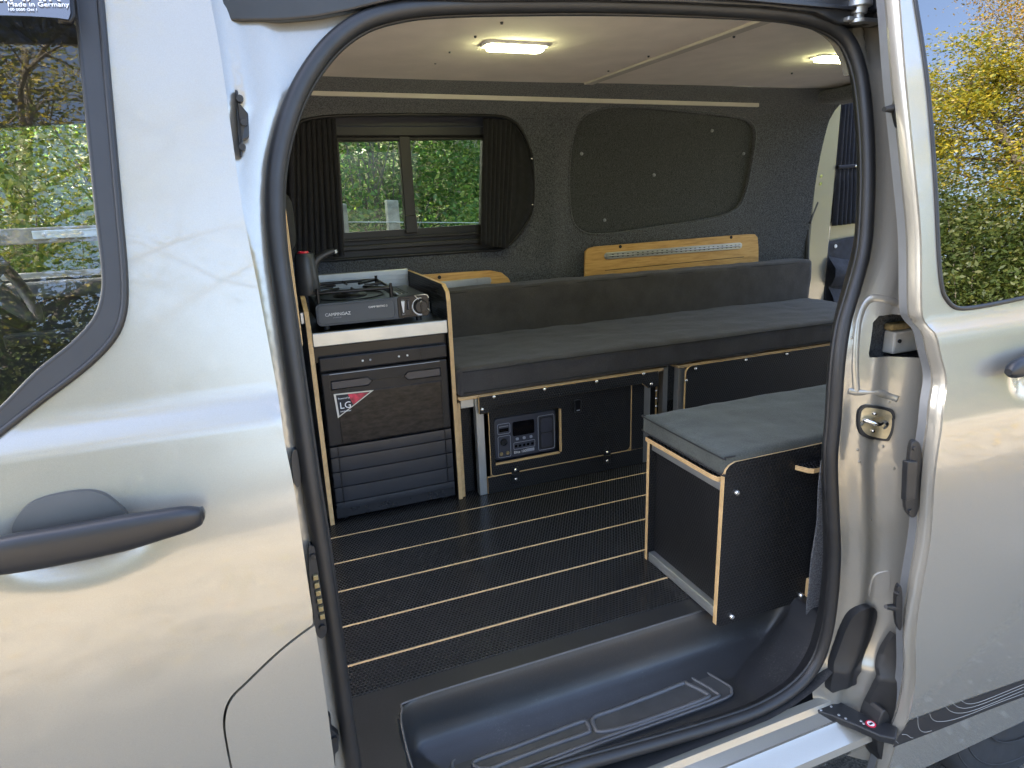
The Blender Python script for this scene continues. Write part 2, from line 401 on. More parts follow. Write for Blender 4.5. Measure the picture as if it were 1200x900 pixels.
def sheet(name, loop, holes, fmap, step, mat, parent=None, rim=None, smooth=40, keep_rim=True):
    """a curved panel: flat outline (a,b) with holes and an inner mesh, carried into space by fmap(a,b); rim = vector of its turned-in edge"""
    loops = [resample(loop, step*1.2)]+[resample(h, step*1.2) for h in holes]
    pts = []; edges = []
    for L in loops:
        b = len(pts); pts += [Vector(p) for p in L]; edges += [(b+i, b+(i+1) % len(L)) for i in range(len(L))]
    A = np.array(loops[0]); x0, y0 = A.min(0); x1, y1 = A.max(0)
    near = np.array([tuple(p) for p in pts])
    ii, jj = np.meshgrid(np.arange(int((x1-x0)/step)+1), np.arange(int((y1-y0)/step)+1))
    G = np.stack([(x0+(ii+.5*(jj % 2))*step).ravel(), (y0+(jj+.37)*step).ravel()], 1)
    ok = insides(G, loops[0])
    for h in loops[1:]: ok &= ~insides(G, h)
    G = G[ok]
    if len(G):
        far = np.ones(len(G), bool)
        for c in range(0, len(near), 64): far &= (((G[:, None]-near[None, c:c+64])**2).sum(2) > (step*.45)**2).all(1)
        pts += [Vector(p) for p in G[far]]
    V, E, F, *_ = delaunay_2d_cdt(pts, edges, [], 0, 1e-6)
    VA = np.array([tuple(p) for p in V]); CE_ = np.array([VA[list(f)].mean(0) for f in F])
    ok = insides(CE_, loops[0])
    for h in loops[1:]: ok &= ~insides(CE_, h)
    faces = [list(f) for f, k in zip(F, ok) if k]
    v3 = [tuple(map(float, fmap(p.x, p.y))) for p in V]
    me = bpy.data.meshes.new(name); me.from_pydata(v3, [], faces); me.materials.append(MATS[mat])
    bm = bmesh.new(); bm.from_mesh(me)
    bmesh.ops.delete(bm, geom=[v for v in bm.verts if not v.link_faces], context='VERTS')
    bmesh.ops.recalc_face_normals(bm, faces=bm.faces)
    if rim is not None:
        be = [e for e in bm.edges if e.is_boundary]
        g = bmesh.ops.extrude_edge_only(bm, edges=be)['geom']
        bmesh.ops.translate(bm, verts=[q for q in g if isinstance(q, bmesh.types.BMVert)], vec=Vector(rim))
    bm.to_mesh(me); bm.free()
    return finish(link(name, me, parent), smooth)
_tc = {}
def text(s, size, o, right, upv, mat, parent=None, name='lettering', depth=.0006, align='LEFT'):
    c = bpy.data.curves.new('t', 'FONT'); c.body = s; c.size = size; c.extrude = depth/2; c.align_x = align; c.resolution_u = 3
    t = bpy.data.objects.new('t', c); COL.objects.link(t)
    me = bpy.data.meshes.new_from_object(t.evaluated_get(bpy.context.evaluated_depsgraph_get())); bpy.data.objects.remove(t); bpy.data.curves.remove(c)
    r_, u_ = Vector(right).normalized(), Vector(upv); u_ = (u_-r_*u_.dot(r_)).normalized(); n_ = r_.cross(u_)
    me.transform(Matrix(((r_.x, u_.x, n_.x, o[0]), (r_.y, u_.y, n_.y, o[1]), (r_.z, u_.z, n_.z, o[2]), (0, 0, 0, 1))))
    me.materials.clear(); me.materials.append(MATS[mat]); me.name = name
    return link(name, me, parent)
def rbox(x0, x1, y0, y1, z0, z1, r, n=(40, 20, 6), puff=.0, wr=0.0, seed=0.0, fs=6):
    """a soft rounded box (cushion) as one closed surface"""
    m = MB(); c = np.array([(x0+x1)/2, (y0+y1)/2, (z0+z1)/2]); h = np.array([(x1-x0)/2, (y1-y0)/2, (z1-z0)/2])
    def place(p):
        q = p*h; inner = np.clip(q, -(h-r), h-r); d = q-inner; L = np.linalg.norm(d)
        out = inner + (d/L*r if L > 1e-9 else d)
        if puff: out[2] += puff*(1-abs(p[0])**4)*(1-abs(p[1])**4)*(1 if p[2] > 0 else 0)
        w_ = c+out
        if wr:
            k = noise.noise(Vector((w_[0]*fs+seed, w_[1]*fs*1.3, w_[2]*fs)))+.5*noise.noise(Vector((w_[0]*fs*3+seed, w_[1]*fs*3, w_[2]*fs*3)))
            dd = out/np.linalg.norm(out/h)/h; dd = dd/np.linalg.norm(dd); w_ = w_+dd*k*wr
        return w_
    for ax in range(3):
        a, b = [i for i in range(3) if i != ax]
        for sgn in (-1, 1):
            rows = []
            for i in range(n[a]+1):
                row = []
                for j in range(n[b]+1):
                    p = np.zeros(3); p[ax] = sgn
                    p[a] = math.sin((i/n[a]-.5)*math.pi)*.35+(i/n[a]-.5)*2*.65; p[b] = math.sin((j/n[b]-.5)*math.pi)*.35+(j/n[b]-.5)*2*.65
                    row.append(place(p))
                rows.append(row)
            m.grid(rows)
    return m
def weld(o, d=1e-4):
    bm = bmesh.new(); bm.from_mesh(o.data); bmesh.ops.remove_doubles(bm, verts=bm.verts, dist=d)
    bmesh.ops.recalc_face_normals(bm, faces=bm.faces); bm.to_mesh(o.data); bm.free(); o.data.shade_smooth(); return o
def panel(name, loop, vec, mats, parent, bevel=.0012):
    return MB().prism(loop, vec, 0, 1).build(name, mats, parent, bevel=bevel)
def px(lst): return lst

# ------------------------------------------------------------------ body side profiles (y as a function of height)
GROUND = -.57
_b = pchip([(-.6, .005), (-.3, -.028), (0, -.062), (.3, -.083), (.5, -.0895), (.572, -.0885), (.600, -.0855), (.75, -.056), (1.0, -.010), (1.2, .036), (1.42, .10), (1.65, .18)])
def door_y(x, z): return _b(z) - .017*(1-sstep(.740, .768, z)) - .003*math.exp(-((z-.752)/.01)**2)
_s = pchip([(-.5, .012), (-.2, 0), (.3, -.005), (.6, 0), (.8, .018), (1.0, .05), (1.2, .095), (1.35, .14), (1.6, .24)])
def seal_y(x, z): return _s(z)
def slide_y(x, z): return door_y(x, z) - .085
def xz(p): return (float(p[0]), float(p[2]))

# ================================================================== THE SETTING
def ground_sheet(name, mat, f, x0, x1, y0, y1, nx, ny):
    m = MB(); m.grid([[(x0+(x1-x0)*i/nx, y0+(y1-y0)*j/ny, f(x0+(x1-x0)*i/nx, y0+(y1-y0)*j/ny)) for i in range(nx+1)] for j in range(ny+1)])
    return tag(m.build(name, mat, None, 60), kind='structure')
ground_sheet('ground', 'asphalt', lambda x, y: GROUND, -150, 150, -150, 150, 4, 4)
ground_sheet('bounce_lane', 'bounce_gravel', lambda x, y: GROUND+.004+.02*noise.noise(Vector((x*.3, y*.3, 5)))**2, -40, 40, -40, -1.55, 80, 40)  # unseen pale ground added to bounce warm light onto paint and ceiling
def bank_z(x, y):
    t = sstep(2.35, 3.4, y)
    return GROUND-.02+t*.42+max(0, y-4.0)*.50-max(0, y-9.5)*.45+.05*noise.noise(Vector((x*.9, y*.9, 0)))*t
ground_sheet('grass_bank', 'verge_soil', bank_z, -22, 22, 2.3, 14, 110, 50)

# ================================================================== THE VAN
VAN = thing('camper_van', 'silver camper van with its side sliding door pushed back, fitted out inside', 'van', (1.0, .8, GROUND))
# ---- front passenger door
E1 = [(243, -40), (247, 0), (258, 60), (272, 160), (285, 250), (303, 340), (318, 420), (326, 465), (334, 520), (346, 580), (362, 690), (378, 790), (392, 895), (398, 940)]
e1 = [xz(on(u, v, door_y)) for u, v in E1]
e1 = [xz(p) for p in [(a, 0, b) for a, b in smoothpath(e1, 4)]]
flapL = [xz(on(u, v, door_y)) for u, v in [(367, 733), (345, 749), (320, 770), (290, 799), (272, 817), (264, 835), (263, 855), (268, 885), (272, 905), (278, 940)]]
flapL = [tuple(p) for p in smoothpath(flapL, 4)]
zf = flapL[0][1]
low_edge = [p for p in e1 if p[1] < zf-.004]; up_edge = [p for p in e1 if p[1] > zf+.004]
win_out = [xz(on(u, v, door_y)) for u, v in [(111, -60), (118, 0), (125, 80), (133, 170), (140, 250), (146, 320), (145, 365), (132, 397), (100, 430), (50, 468), (0, 507), (-40, 537)]]
win_out = [tuple(p) for p in smoothpath(win_out, 4)]
win_in = [xz(on(u, v, door_y)) for u, v in [(83, -60), (90, 0), (98, 80), (107, 170), (115, 250), (122, 312), (122, 345), (112, 375), (85, 405), (45, 437), (0, 482), (-40, 512)]]
win_in = [tuple(p) for p in smoothpath(win_in, 4)]
def close_win(w_, d): return w_ + [(-.62, w_[-1][1]-.05+d), (-.95, w_[-1][1]-.05+d), (-.80, 1.2), (-.62, w_[0][1]+.06-d), (w_[0][0]-.05, w_[0][1]+.06-d)]
WO, WI = close_win(win_out, 0), close_win(win_in, .02)
HND = on(92, 637, door_y)
def fdoor_y(x, z):
    d = ((x-HND[0])/.070)**2+((z-HND[2])/.036)**2
    return door_y(x, z)+.015*math.exp(-d**2.0)
inset = .004
door_loop = up_edge[:] + [(flapL[0][0], zf+inset)] + [(p[0]-.0014, p[1]+.0014) for p in flapL] + [(flapL[-1][0], -.42), (-1.05, -.42), (-1.05, .75), (-.86, 1.25), (-.70, 1.48), (up_edge[0][0], 1.48)]
FD = sheet('front_door', door_loop, [WO], lambda a, b: (a, fdoor_y(a, b), b), .014, 'silver_paint', VAN, rim=(0, .028, 0))
tag(FD, 'silver front door with dark trimmed window')
sheet('fuel_flap', [(p[0]+.0014, p[1]-.0014) for p in flapL][::-1]+[(low_edge[0][0], zf-.004)]+low_edge, [], lambda a, b: (a, door_y(a, b), b), .016, 'silver_paint', VAN, rim=(0, .02, 0))
box('door_gap_shade', -1.04, -.03, .0, .02, -.42, .55, 'dark_void', VAN)  # dark slab standing in for the shade inside the panel gaps
# window surround, glass, wind deflector
sheet('window_trim', WO, [WI], lambda a, b: (a, door_y(a, b)-.001, b), .02, 'window_trim', FD, rim=(0, .02, 0))
for wl, off in ((WO, -.002), (WI, .003)):
    MB().tube([(a, door_y(a, b)+off, b) for a, b in wl], .0042, 8, closed=True).build('window_bead', 'rubber', FD, 179)
GL = sheet('window_glass', WI, [], lambda a, b: (a, door_y(a, b)+.006, b), .05, 'glass_clear', FD, rim=(0, .004, 0))
dfl = [xz(on(u, v, door_y, -.012)) for u, v in [(-60, 20), (0, 22), (40, 23), (70, 25), (84, 27), (86, 20), (84, 0), (80, -50)]]
dfl = [tuple(p) for p in dfl]; dfl = [(-.88, 1.10), (-.74, 1.20), (-.55, dfl[0][1]-.004)]+dfl+[(-.40, dfl[-1][1]+.02), (-.62, dfl[-1][1]+.01), (-.80, 1.22)]
def dfl_y(a, b): return door_y(a, b)-.010-.22*max(0, 1.31-b)
WD = sheet('wind_deflector', dfl, [], lambda a, b: (a, door_y(a, b)-.010-.22*max(0, 1.31-b), b), .02, 'deflector_smoke', FD, rim=(0, .003, 0))
MB().tube([(a, door_y(a, b)-.0185, b) for a, b in dfl[6:11]], .0045, 8).build('deflector_edge', 'stove_black', FD, 179)
tp = on(9, 7.5, dfl_y, -.0015); tq = on(53, 7.6, dfl_y, -.0015); tu = on(9, -20, dfl_y, -.0015)
text('Made in Germany', .0083, tp, tq-tp, tu-tp, 'white_print', FD)
tp2 = on(9, 12.6, dfl_y, -.0015); text('100 0000 Oct 1', .0045, tp2, tq-tp, tu-tp, 'white_print', FD)
tp3 = on(-30, 1, dfl_y, -.0015); text('CLIMAIR', .022, tp3, tq-tp, tu-tp, 'white_print', FD)
# handle
hp = [((-60, 648), .018), ((-20, 640), .020), ((30, 630), .0235), ((90, 619), .0235), ((150, 607), .0225), ((195, 597), .0190), ((220, 592), .0165), ((234, 590), .0125), ((240, 589), .0080), ((242, 588.6), .002)]
rows = []
cs = [np.array([*on(u, v, door_y)]) for (u, v), r_ in hp]
cs = smoothpath(cs, 5); rr = [float(q[0]) for q in smoothpath([(r_,) for _, r_ in hp], 5)]
for i, (c, r_) in enumerate(zip(cs, rr)):
    arch = -.032-.010*math.sin(min(i/len(cs), 1)*math.pi) if i < len(cs)-7 else -.032
    ring = []
    for k in range(20):
        a = 2*math.pi*k/20; q = abs(math.cos(a))**.7*math.copysign(1, math.cos(a)); s_ = abs(math.sin(a))**.8*math.copysign(1, math.sin(a))
        ring.append((c[0], door_y(c[0], c[2])+arch+.014*q*(r_/.0235)**.5-.30*r_*s_*.3, c[2]+r_*s_))
    rows.append(ring)
m = MB().grid(rows, closed=True); m.add([rows[-1][k] for k in range(20)], [list(range(20))]); m.build('handle', 'handle_plastic', FD, 60)
bowl = [xz(on(u, v, door_y)) for u, v in [(16, 622), (24, 600), (42, 585), (75, 576), (105, 573), (125, 578), (140, 590), (148, 600), (146, 612), (90, 622), (40, 630)]]
bowl = [tuple(p) for p in smoothpath(bowl, 4, True)]
bc = np.mean(np.array(bowl), axis=0)
sheet('handle_backing', bowl, [], lambda a, b: (a, door_y(a, b)-.003-.008*max(0, 1-((a-bc[0])/.080)**2-((b-bc[1])/.036)**2), b), .006, 'handle_cup', FD, rim=(0, .03, 0))
# front wing, cab roof, windscreen surround and far side keep the cab dark as it is
sheet('front_wing', [(-1.056, -.42), (-1.056, .75), (-1.9, .62), (-2.05, .35), (-2.05, -.3)], [], lambda a, b: (a, door_y(a, b)+.05*max(0, -1.3-a)**2, b), .06, 'silver_paint', VAN, rim=(0, .03, 0))

# ---- door opening seal
SEALP = [(520, 7), (470, 12), (425, 25), (388, 52), (357, 94), (337, 140), (325, 190), (322, 240), (325, 290), (333, 350), (343, 420), (353, 490), (363, 560), (373, 620), (384, 690), (394, 760), (404, 830), (414, 895), (424, 940),
         (445, 962), (500, 955), (590, 925), (670, 899), (720, 885), (780, 868), (840, 850), (890, 832), (930, 808), (955, 780), (968, 745), (975, 700), (978, 650), (976, 600), (974, 540), (978, 490), (982, 430), (989, 380), (1001, 338), (1013, 290), (1017, 230), (1017, 180), (1014, 130), (1008, 85), (995, 50), (975, 32), (945, 21), (900, 14), (800, 8), (700, 5), (600, 5)]
seal = smoothpath([on(u, v, seal_y, -.006) for u, v in SEALP], 5, True)
ctr = np.mean(np.array(seal), axis=0)
DS = MB().tube(seal, .0132, 14, closed=True).build('door_seal', 'rubber', VAN, 179)
def inw(p, d, dy):
    v = ctr-p; v[1] = 0; v /= np.linalg.norm(v); return p+v*d+np.array([0, dy, 0])
MB().tube([inw(p, .0125, .006) for p in seal], .0038, 8, closed=True).build('seal_lip', 'rubber', DS, 179)
cl_ = seal+[seal[0]]; MB().grid([[inw(p, .004, .004), inw(p, .0125, .010), inw(p, .002, .024), inw(p, -.028, .05)] for p in cl_]).build('inner_trim', 'black_plastic', DS, 60)
seal2 = [xz(p) for p in seal]
def edge_x0(z, side):
    best = None
    for i in range(len(seal2)):
        a, b = seal2[i], seal2[(i+1) % len(seal2)]
        if (a[1]-z)*(b[1]-z) <= 0 and a[1] != b[1]:
            x = a[0]+(b[0]-a[0])*(z-a[1])/(b[1]-a[1])
            if best is None or (side > 0 and x > best) or (side < 0 and x < best): best = x
    return best
zs_ = [p[1] for p in seal2]; SZ0, SZ1 = min(zs_), max(zs_)
_ez = np.linspace(SZ0+.002, SZ1-.002, 260); _el = [edge_x0(z, -1) for z in _ez]; _er = [edge_x0(z, 1) for z in _ez]
def edge_x(z, side): return float(np.interp(z, _ez, _el if side < 0 else _er))
# ---- pillar between the front door and the opening
lz = np.linspace(SZ0+.12, 1.42, 46)
leftx = [edge_x(min(z, SZ1-.12), -1) for z in lz]
def bpillar_y(x, z):
    ex = min(edge_x(min(max(z, SZ0+.1), SZ1-.1), -1), .085); d = ex-x          # distance out from the seal
    k = sstep(.92, 1.12, z)
    return seal_y(x, z)+.004-.010*sstep(.0, .03, d)-.018*sstep(.030+.028*k, .048+.030*k, d)
def seal_loop_side(zlo, zhi, side):
    return [p for p in seal2 if zlo <= p[1] <= zhi and ((p[0] < ctr[0]) == (side < 0))]
sl_ = sorted([p for p in seal2 if p[0] < .30 and p[1] > SZ0+.10], key=lambda p: math.atan2(p[1]-.6, p[0]-.5) % (2*math.pi))
LB = [(p[0]+.004, p[1]) for p in sl_]
loopB = LB + [(LB[-1][0], -.40), (-.12, -.40), (-.12, 1.50), (LB[0][0], 1.50)]
BP = sheet('centre_pillar', loopB, [], lambda a, b: (a, bpillar_y(a, b), b), .012, 'silver_paint', VAN, rim=(0, .04, 0), smooth=50)
# catch bracket, plug, contact plate, lower bracket on the pillar
def plate(name, pts, fun, off, t, mat, parent, bevel=.0015, sub=0):
    P = [on(u, v, fun, off) for u, v in pts]
    if sub: P = smoothpath(P, sub, True)
    return MB().prism(P, (0, t, 0)).build(name, mat, parent, bevel=bevel)
def skin_plate(name, pts, fun, off, t, mat, parent, sub=4, step=.006):
    L = [xz(on(u, v, fun, off)) for u, v in pts]; L = [tuple(p) for p in smoothpath(L, sub, True)] if sub else L
    c_ = np.mean(np.array(L), axis=0)
    return sheet(name, L, [], lambda a, b: (a, fun(a, b)+off, b), step, mat, parent, rim=(0, t, 0), smooth=40)
cb = plate('catch_bracket', [(275, 104), (279, 106), (280, 120), (291, 133), (292, 161), (285, 164), (284, 184), (281, 185), (278, 150)], bpillar_y, -.014, .012, 'black_plastic', BP)
for u, v in ((281, 115), (286, 143), (284, 172)):
    p = on(u, v, bpillar_y, -.020); MB().cyl(p, p+np.array([0, .02, 0]), .0045, n=12).build('screw', 'rubber', cb, 40)
skin_plate('pillar_plug', [(343, 530), (347, 527), (350, 532), (352, 550), (352, 566), (349, 571), (345, 566), (342, 545)], bpillar_y, -.012, .012, 'black_plastic', BP)
cp = skin_plate('contact_plate', [(362, 645), (366, 640), (371, 648), (380, 690), (383, 735), (381, 745), (375, 748), (370, 738), (364, 690)], bpillar_y, -.016, .014, 'black_plastic', BP)
for i in range(6):
    a = on(366.5+i*1.6, 675+i*9.2, bpillar_y, -.019); m = MB(); m.box(a[0], a[0]+.0075, a[1]-.001, a[1]+.006, a[2]-.0085, a[2]); m.build('contact_pin', 'gold_pin', cp, bevel=.001)
for u, v in ((367, 653), (378, 736)):
    p = on(u, v, bpillar_y, -.021); MB().cyl(p, p+np.array([0, .02, 0]), .0042, n=12).build('screw', 'rubber', cp, 40)
lb = plate('lower_bracket', [(384, 838), (388, 842), (389, 855), (397, 862), (397, 880), (393, 884), (393, 898), (389, 899), (386, 870)], bpillar_y, -.016, .014, 'black_plastic', BP)
p = on(392, 868, bpillar_y, -.022); MB().cyl(p, p+np.array([0, .02, 0]), .005, n=12).build('screw', 'rubber', lb, 40)

# ---- header above the opening and the door track
top = sorted([p for p in seal2 if p[1] > 1.22 and .05 < p[0] < 1.16], key=lambda p: p[0])
loopH = [(top[0][0], 1.50), (1.40, 1.50), (1.40, top[-1][1])] + top[::-1]
HB = sheet('header_rail', loopH, [], lambda a, b: (a, seal_y(a, b)+.003+.02*sstep(1.36, 1.44, b), b), .02, 'silver_paint', VAN, rim=(0, .03, 0))
trk = [on(u, v, seal_y, -.04) for u, v in [(235, -30), (235, 18), (290, 18.5), (330, 18), (370, 15), (410, 8), (440, 1), (475, -6), (560, -2), (700, -2), (800, 1), (900, 6), (960, 13), (990, 26)]]
trk = [np.array(p) for p in trk] + [np.array([1.32, trk[-1][1], trk[-1][2]+.01]), np.array([1.32, trk[-1][1], 1.47])]
trk[0][2] = 1.47
yt = seal_y(0, 1.34)-.04
trk2 = [(p[0], yt, p[2]) for p in trk]
MB().prism(trk2, (0, .062, 0)).build('door_track', 'black_plastic', VAN, bevel=.003)
a0 = on(640, -3, seal_y, -.03)
MB().box(.55, 1.25, yt-.012, yt-.002, a0[2]+.016, a0[2]+.022).build('track_lip', 'handle_plastic', VAN, bevel=.001)
box('roof', -1.1, 2.78, .17, 1.60, 1.455, 1.52, 'silver_paint', VAN, .02)
box('drip_rail', -1.1, 2.78, .10, .172, 1.475, 1.505, 'silver_paint', VAN, .01)

# ---- rear jamb of the opening
zr = [(p[1], p[0]) for p in seal2 if p[0] > .95]
def jamb_y(x, z):
    ex = edge_x(min(max(z, SZ0+.06), SZ1-.08), 1); d = x-ex
    ys = seal_y(x, z)
    y = ys+.006-.012*sstep(.006, .024, d)-.034*sstep(.026, .082, d)-.042*sstep(.085, .155, d)
    y += .012*math.exp(-((d-.085)/.02)**2)*(1 if z < .55 else .4)
    y -= .020*sstep(1.27, 1.23, 1e9) if False else 0
    y += .025*sstep(1.21, 1.26, z)*sstep(.02, .06, d)              # pressed step under the roller
    return y
rs_ = sorted([p for p in seal2 if p[0] > 1.0 and p[1] > SZ0+.05], key=lambda p: math.atan2(p[1]-.6, p[0]-.5))
RB = [(p[0]+.009, p[1]) for p in rs_]
POCK = [(1021, 395), (1023, 378), (1030, 370), (1045, 368), (1085, 372), (1085, 419), (1019, 419), (1018, 414)]
pock = [xz(on(u, v, jamb_y)) for u, v in POCK]
loopJ = RB + [(RB[-1][0], 1.45), (1.45, 1.45), (1.45, -.32), (RB[0][0]+.03, -.32)]
RJ = sheet('rear_jamb', loopJ, [pock], lambda a, b: (a, jamb_y(a, b), b), .011, 'silver_paint', VAN, smooth=50)
# pocket behind the jamb with carpet and a taped plate
c0, c1 = at_y(1010, 428, .02), at_y(1095, 355, .02)
box('pocket_lining', c0[0]-.01, c1[0]+.02, .035, .05, c0[2]-.03, c1[2]+.03, 'carpet', RJ)
q0, q1 = at_y(1042, 418, .01), at_y(1085, 383, .01)
pl = box('taped_plate', q0[0], q1[0], .002, .03, q0[2]+.006, q1[2], 'tape_cream', RJ, .004)
box('old_foam', q0[0]-.004, q1[0], .008, .03, q1[2]+.001, q1[2]+.016, 'foam_old', RJ, .005)
p = at_y(1055, 400, -.001); MB().cyl(p, p+np.array([0, .006, 0]), .0042, n=12).build('screw', 'rubber', pl, 40)
box('plate_clip', q0[0]-.004, q1[0], .0, .02, q0[2]-.004, q0[2]+.003, 'black_plastic', RJ, .001)
def ridge(pts, r, mat='silver_paint', off=None, name='pressed_rib', fun=jamb_y, sub=5):
    r *= 1.8; off = r*.78
    return MB().tube(smoothpath([on(u, v, fun, off) for u, v in pts], sub), r, 14).build(name, mat, RJ, 179)
ridge([(1003, 460), (1001, 430), (1002, 400), (1005, 375), (1012, 357), (1022, 350), (1038, 352), (1050, 356), (1058, 359)], .0055)
ridge([(993, 457), (1005, 459), (1025, 459), (1040, 463), (1052, 467)], .005)
for u, v in ((1005, 527), (1007, 541), (1048, 549), (1042, 471), (1035, 523), (1020, 609), (998, 396), (1001, 424)):
    p = on(u, v, jamb_y, .001); MB().lathe([(.0, -.0022), (.002, -.002), (.0036, 0)], p, 10, 'y').build('weld_spot', 'silver_paint', RJ, 179)
# striker
st = skin_plate('striker_gasket', [(1006, 487), (1009, 479), (1018, 475), (1040, 478), (1048, 483), (1048, 498), (1044, 513), (1036, 517), (1015, 513), (1007, 503)], jamb_y, -.006, .008, 'rubber', RJ)
skin_plate('striker_plate', [(1009, 488), (1012, 480), (1020, 478), (1038, 481), (1045, 486), (1045, 498), (1041, 511), (1034, 514), (1018, 510), (1010, 501)], jamb_y, -.0072, .006, 'brass_plate', st)
for u, v in ((1025, 485), (1023, 505)):
    p = on(u, v, jamb_y, -.009); MB().lathe([(0, -.003), (.003, -.003), (.0038, 0), (.0038, .004)], p, 14, 'y').build('screw', 'chrome', st, 40)
MB().tube(smoothpath([on(u, v, jamb_y, o_) for u, v, o_ in [(1010, 497, -.004), (1014, 493, -.020), (1022, 495, -.026), (1030, 497, -.026), (1036, 494, -.022), (1039, 497, -.014), (1036, 501, -.004)]], 6), .0048, 10).build('striker_loop', 'chrome', st, 179)
# black bump pad low on the jamb
skin_plate('bump_pad', [(974, 811), (977, 785), (983, 762), (992, 737), (1003, 720), (1018, 713), (1028, 717), (1022, 745), (1012, 770), (1005, 793), (1002, 803), (988, 808)], jamb_y, -.018, .022, 'black_plastic', RJ)
skin_plate('drain_plug', [(1020, 700), (1024, 677), (1040, 670), (1043, 676), (1040, 694)], jamb_y, -.004, .006, 'silver_paint', RJ)
# ---- rear quarter behind the sliding door, sill, wheel
arch = [(1.78+.42*math.cos(a), -.24+.42*math.sin(a)) for a in np.linspace(math.pi, 0, 24)]
loopQ = [(1.44, -.30)] + [(x, max(z, -.30)) for x, z in arch if z > -.30] + [(2.80, -.30), (2.80, 1.46), (1.44, 1.46)]
sheet('rear_quarter', loopQ, [], lambda a, b: (a, door_y(a, b)+.012, b), .05, 'silver_paint', VAN, rim=(0, .03, 0))
SILL = [(-.006, -.152), (-.022, -.158), (-.028, -.172), (-.052, -.182), (-.060, -.178), (-.068, -.186), (-.086, -.196), (-.098, -.206), (-.102, -.222), (-.085, -.255), (-.03, -.30), (.06, -.33)]
rows = [[(x, y+seal_y(0, z)*0, z) for y, z in SILL] for x in np.linspace(-.10, 1.52, 40)]
MB().grid(rows).build('sill', 'silver_paint', VAN, 32)
box('underbody', -1.0, 2.75, .06, 1.7, -.36, -.31, 'dark_void', VAN)
def wheel(cx, cy, cz):
    m = MB(); rad, wd = .335, .215
    prof = [(.155, .012), (.165, 0), (.22, -.006), (.285, -.010), (.312, -.004), (.328, .012), (.335, .035), (.335, wd-.035), (.328, wd-.012), (.30, wd), (.155, wd)]
    W_ = m.lathe(prof, (cx, cy, cz), 56, 'y').build('tyre', 'tyre_rubber', None, 40)
    return W_
WH = bpy.data.objects.new('rear_wheel', None)
WH = wheel(1.76, -.098, GROUND+.335); WH.name = 'rear_wheel'; WH.parent = VAN; WH.location = -Vector(VAN.location)
MB().lathe([(.02, .02), (.06, .012), (.08, .03), (.12, .035), (.148, .01), (.162, .004), (.164, .03)], (1.76, -.098, GROUND+.335), 40, 'y').build('rim', 'wheel_alloy', WH, 40)
for r_ in (.20, .268, .30):
    MB().tube([(1.76+r_*math.cos(a), -.1075 if r_ < .29 else -.104, GROUND+.335+r_*math.sin(a)) for a in np.linspace(0, 2*math.pi, 60)[:-1]], .0022, 6, closed=True).build('sidewall_rib', 'tyre_rubber', WH, 179)

# ---- sliding door, pushed back along the side
SE = [(1051, -40), (1055, 0), (1062, 90), (1072, 190), (1080, 280), (1081, 362), (1088, 382), (1103, 415), (1110, 448), (1105, 490), (1096, 560), (1091, 631), (1081, 690), (1074, 741), (1073, 800), (1064, 843), (1050, 874)]
se = [tuple(p) for p in smoothpath([xz(on(u, v, slide_y)) for u, v in SE], 4)]
SWo = [(1068, -40), (1072, 0), (1085, 87), (1094, 190), (1099, 290), (1103, 335), (1109, 351), (1122, 361), (1150, 359), (1200, 349), (1230, 343)]
sw = [tuple(p) for p in smoothpath([xz(on(u, v, slide_y)) for u, v in SWo], 4)]
zb = sw[-1][1]
sw = sw + [(1.95, zb), (2.02, zb+.06), (2.00, 1.30), (1.94, 1.36), (sw[0][0]+.05, 1.36), (sw[0][0]+.01, 1.34)]
zlow = -.345
loopS = se + [(se[-1][0]+.002, zlow), (2.25, zlow), (2.25, 1.45), (se[0][0], 1.45)]
HS = on(1196, 438, slide_y)
def sl_y(x, z):
    d = ((x-HS[0]-.06)/.07)**2+((z-HS[2]+.012)/.036)**2
    crease = -.006*sstep(-.155, -.175, z) if False else 0
    return slide_y(x, z)+.020*math.exp(-d**2.0)
SD = sheet('sliding_door', loopS, [sw], lambda a, b: (a, sl_y(a, b), b), .014, 'silver_paint', VAN, rim=(0, .018, 0))
tag(SD, 'silver sliding door pushed back, tinted window and dark contour stripe')
# front edge face of the door: stepped flange
nrm = []
fl = [(p[0], slide_y(*p), p[1]) for p in se] + [(se[-1][0]+.002, slide_y(0, zlow), zlow)]
rows = [[(x+.000, y+.004, z) for x, y, z in fl], [(x-.0035, y+.012, z) for x, y, z in fl], [(x-.004, y+.024, z) for x, y, z in fl], [(x+.004, y+.030, z) for x, y, z in fl], [(x+.006, y+.052, z) for x, y, z in fl], [(x+.05, y+.056, z) for x, y, z in fl]]
MB().grid(rows).build('door_edge', 'silver_paint', SD, 50)
rows = [[(x+.0045, y+.031, z) for x, y, z in fl], [(x+.004, y+.050, z) for x, y, z in fl]]
MB().grid([rows[0], rows[1]]).build('door_edge_band', 'door_edge_grey', SD, 50)
rows = [[(x+.03, y+.058, z) for x, y, z in fl], [(2.25, y+.058, z) for x, y, z in fl]]
MB().grid(rows).build('inner_panel', 'black_plastic', SD, 50)
sheet('window_glass', [(a, b) for a, b in sw], [], lambda a, b: (a, slide_y(a, b)+.002, b), .05, 'glass_privacy', SD, rim=(0, .004, 0))
MB().tube([(a, slide_y(a, b)-.0005, b) for a, b in resample(sw, .03)], .0042, 8, closed=True).build('window_seal', 'rubber', SD, 179)
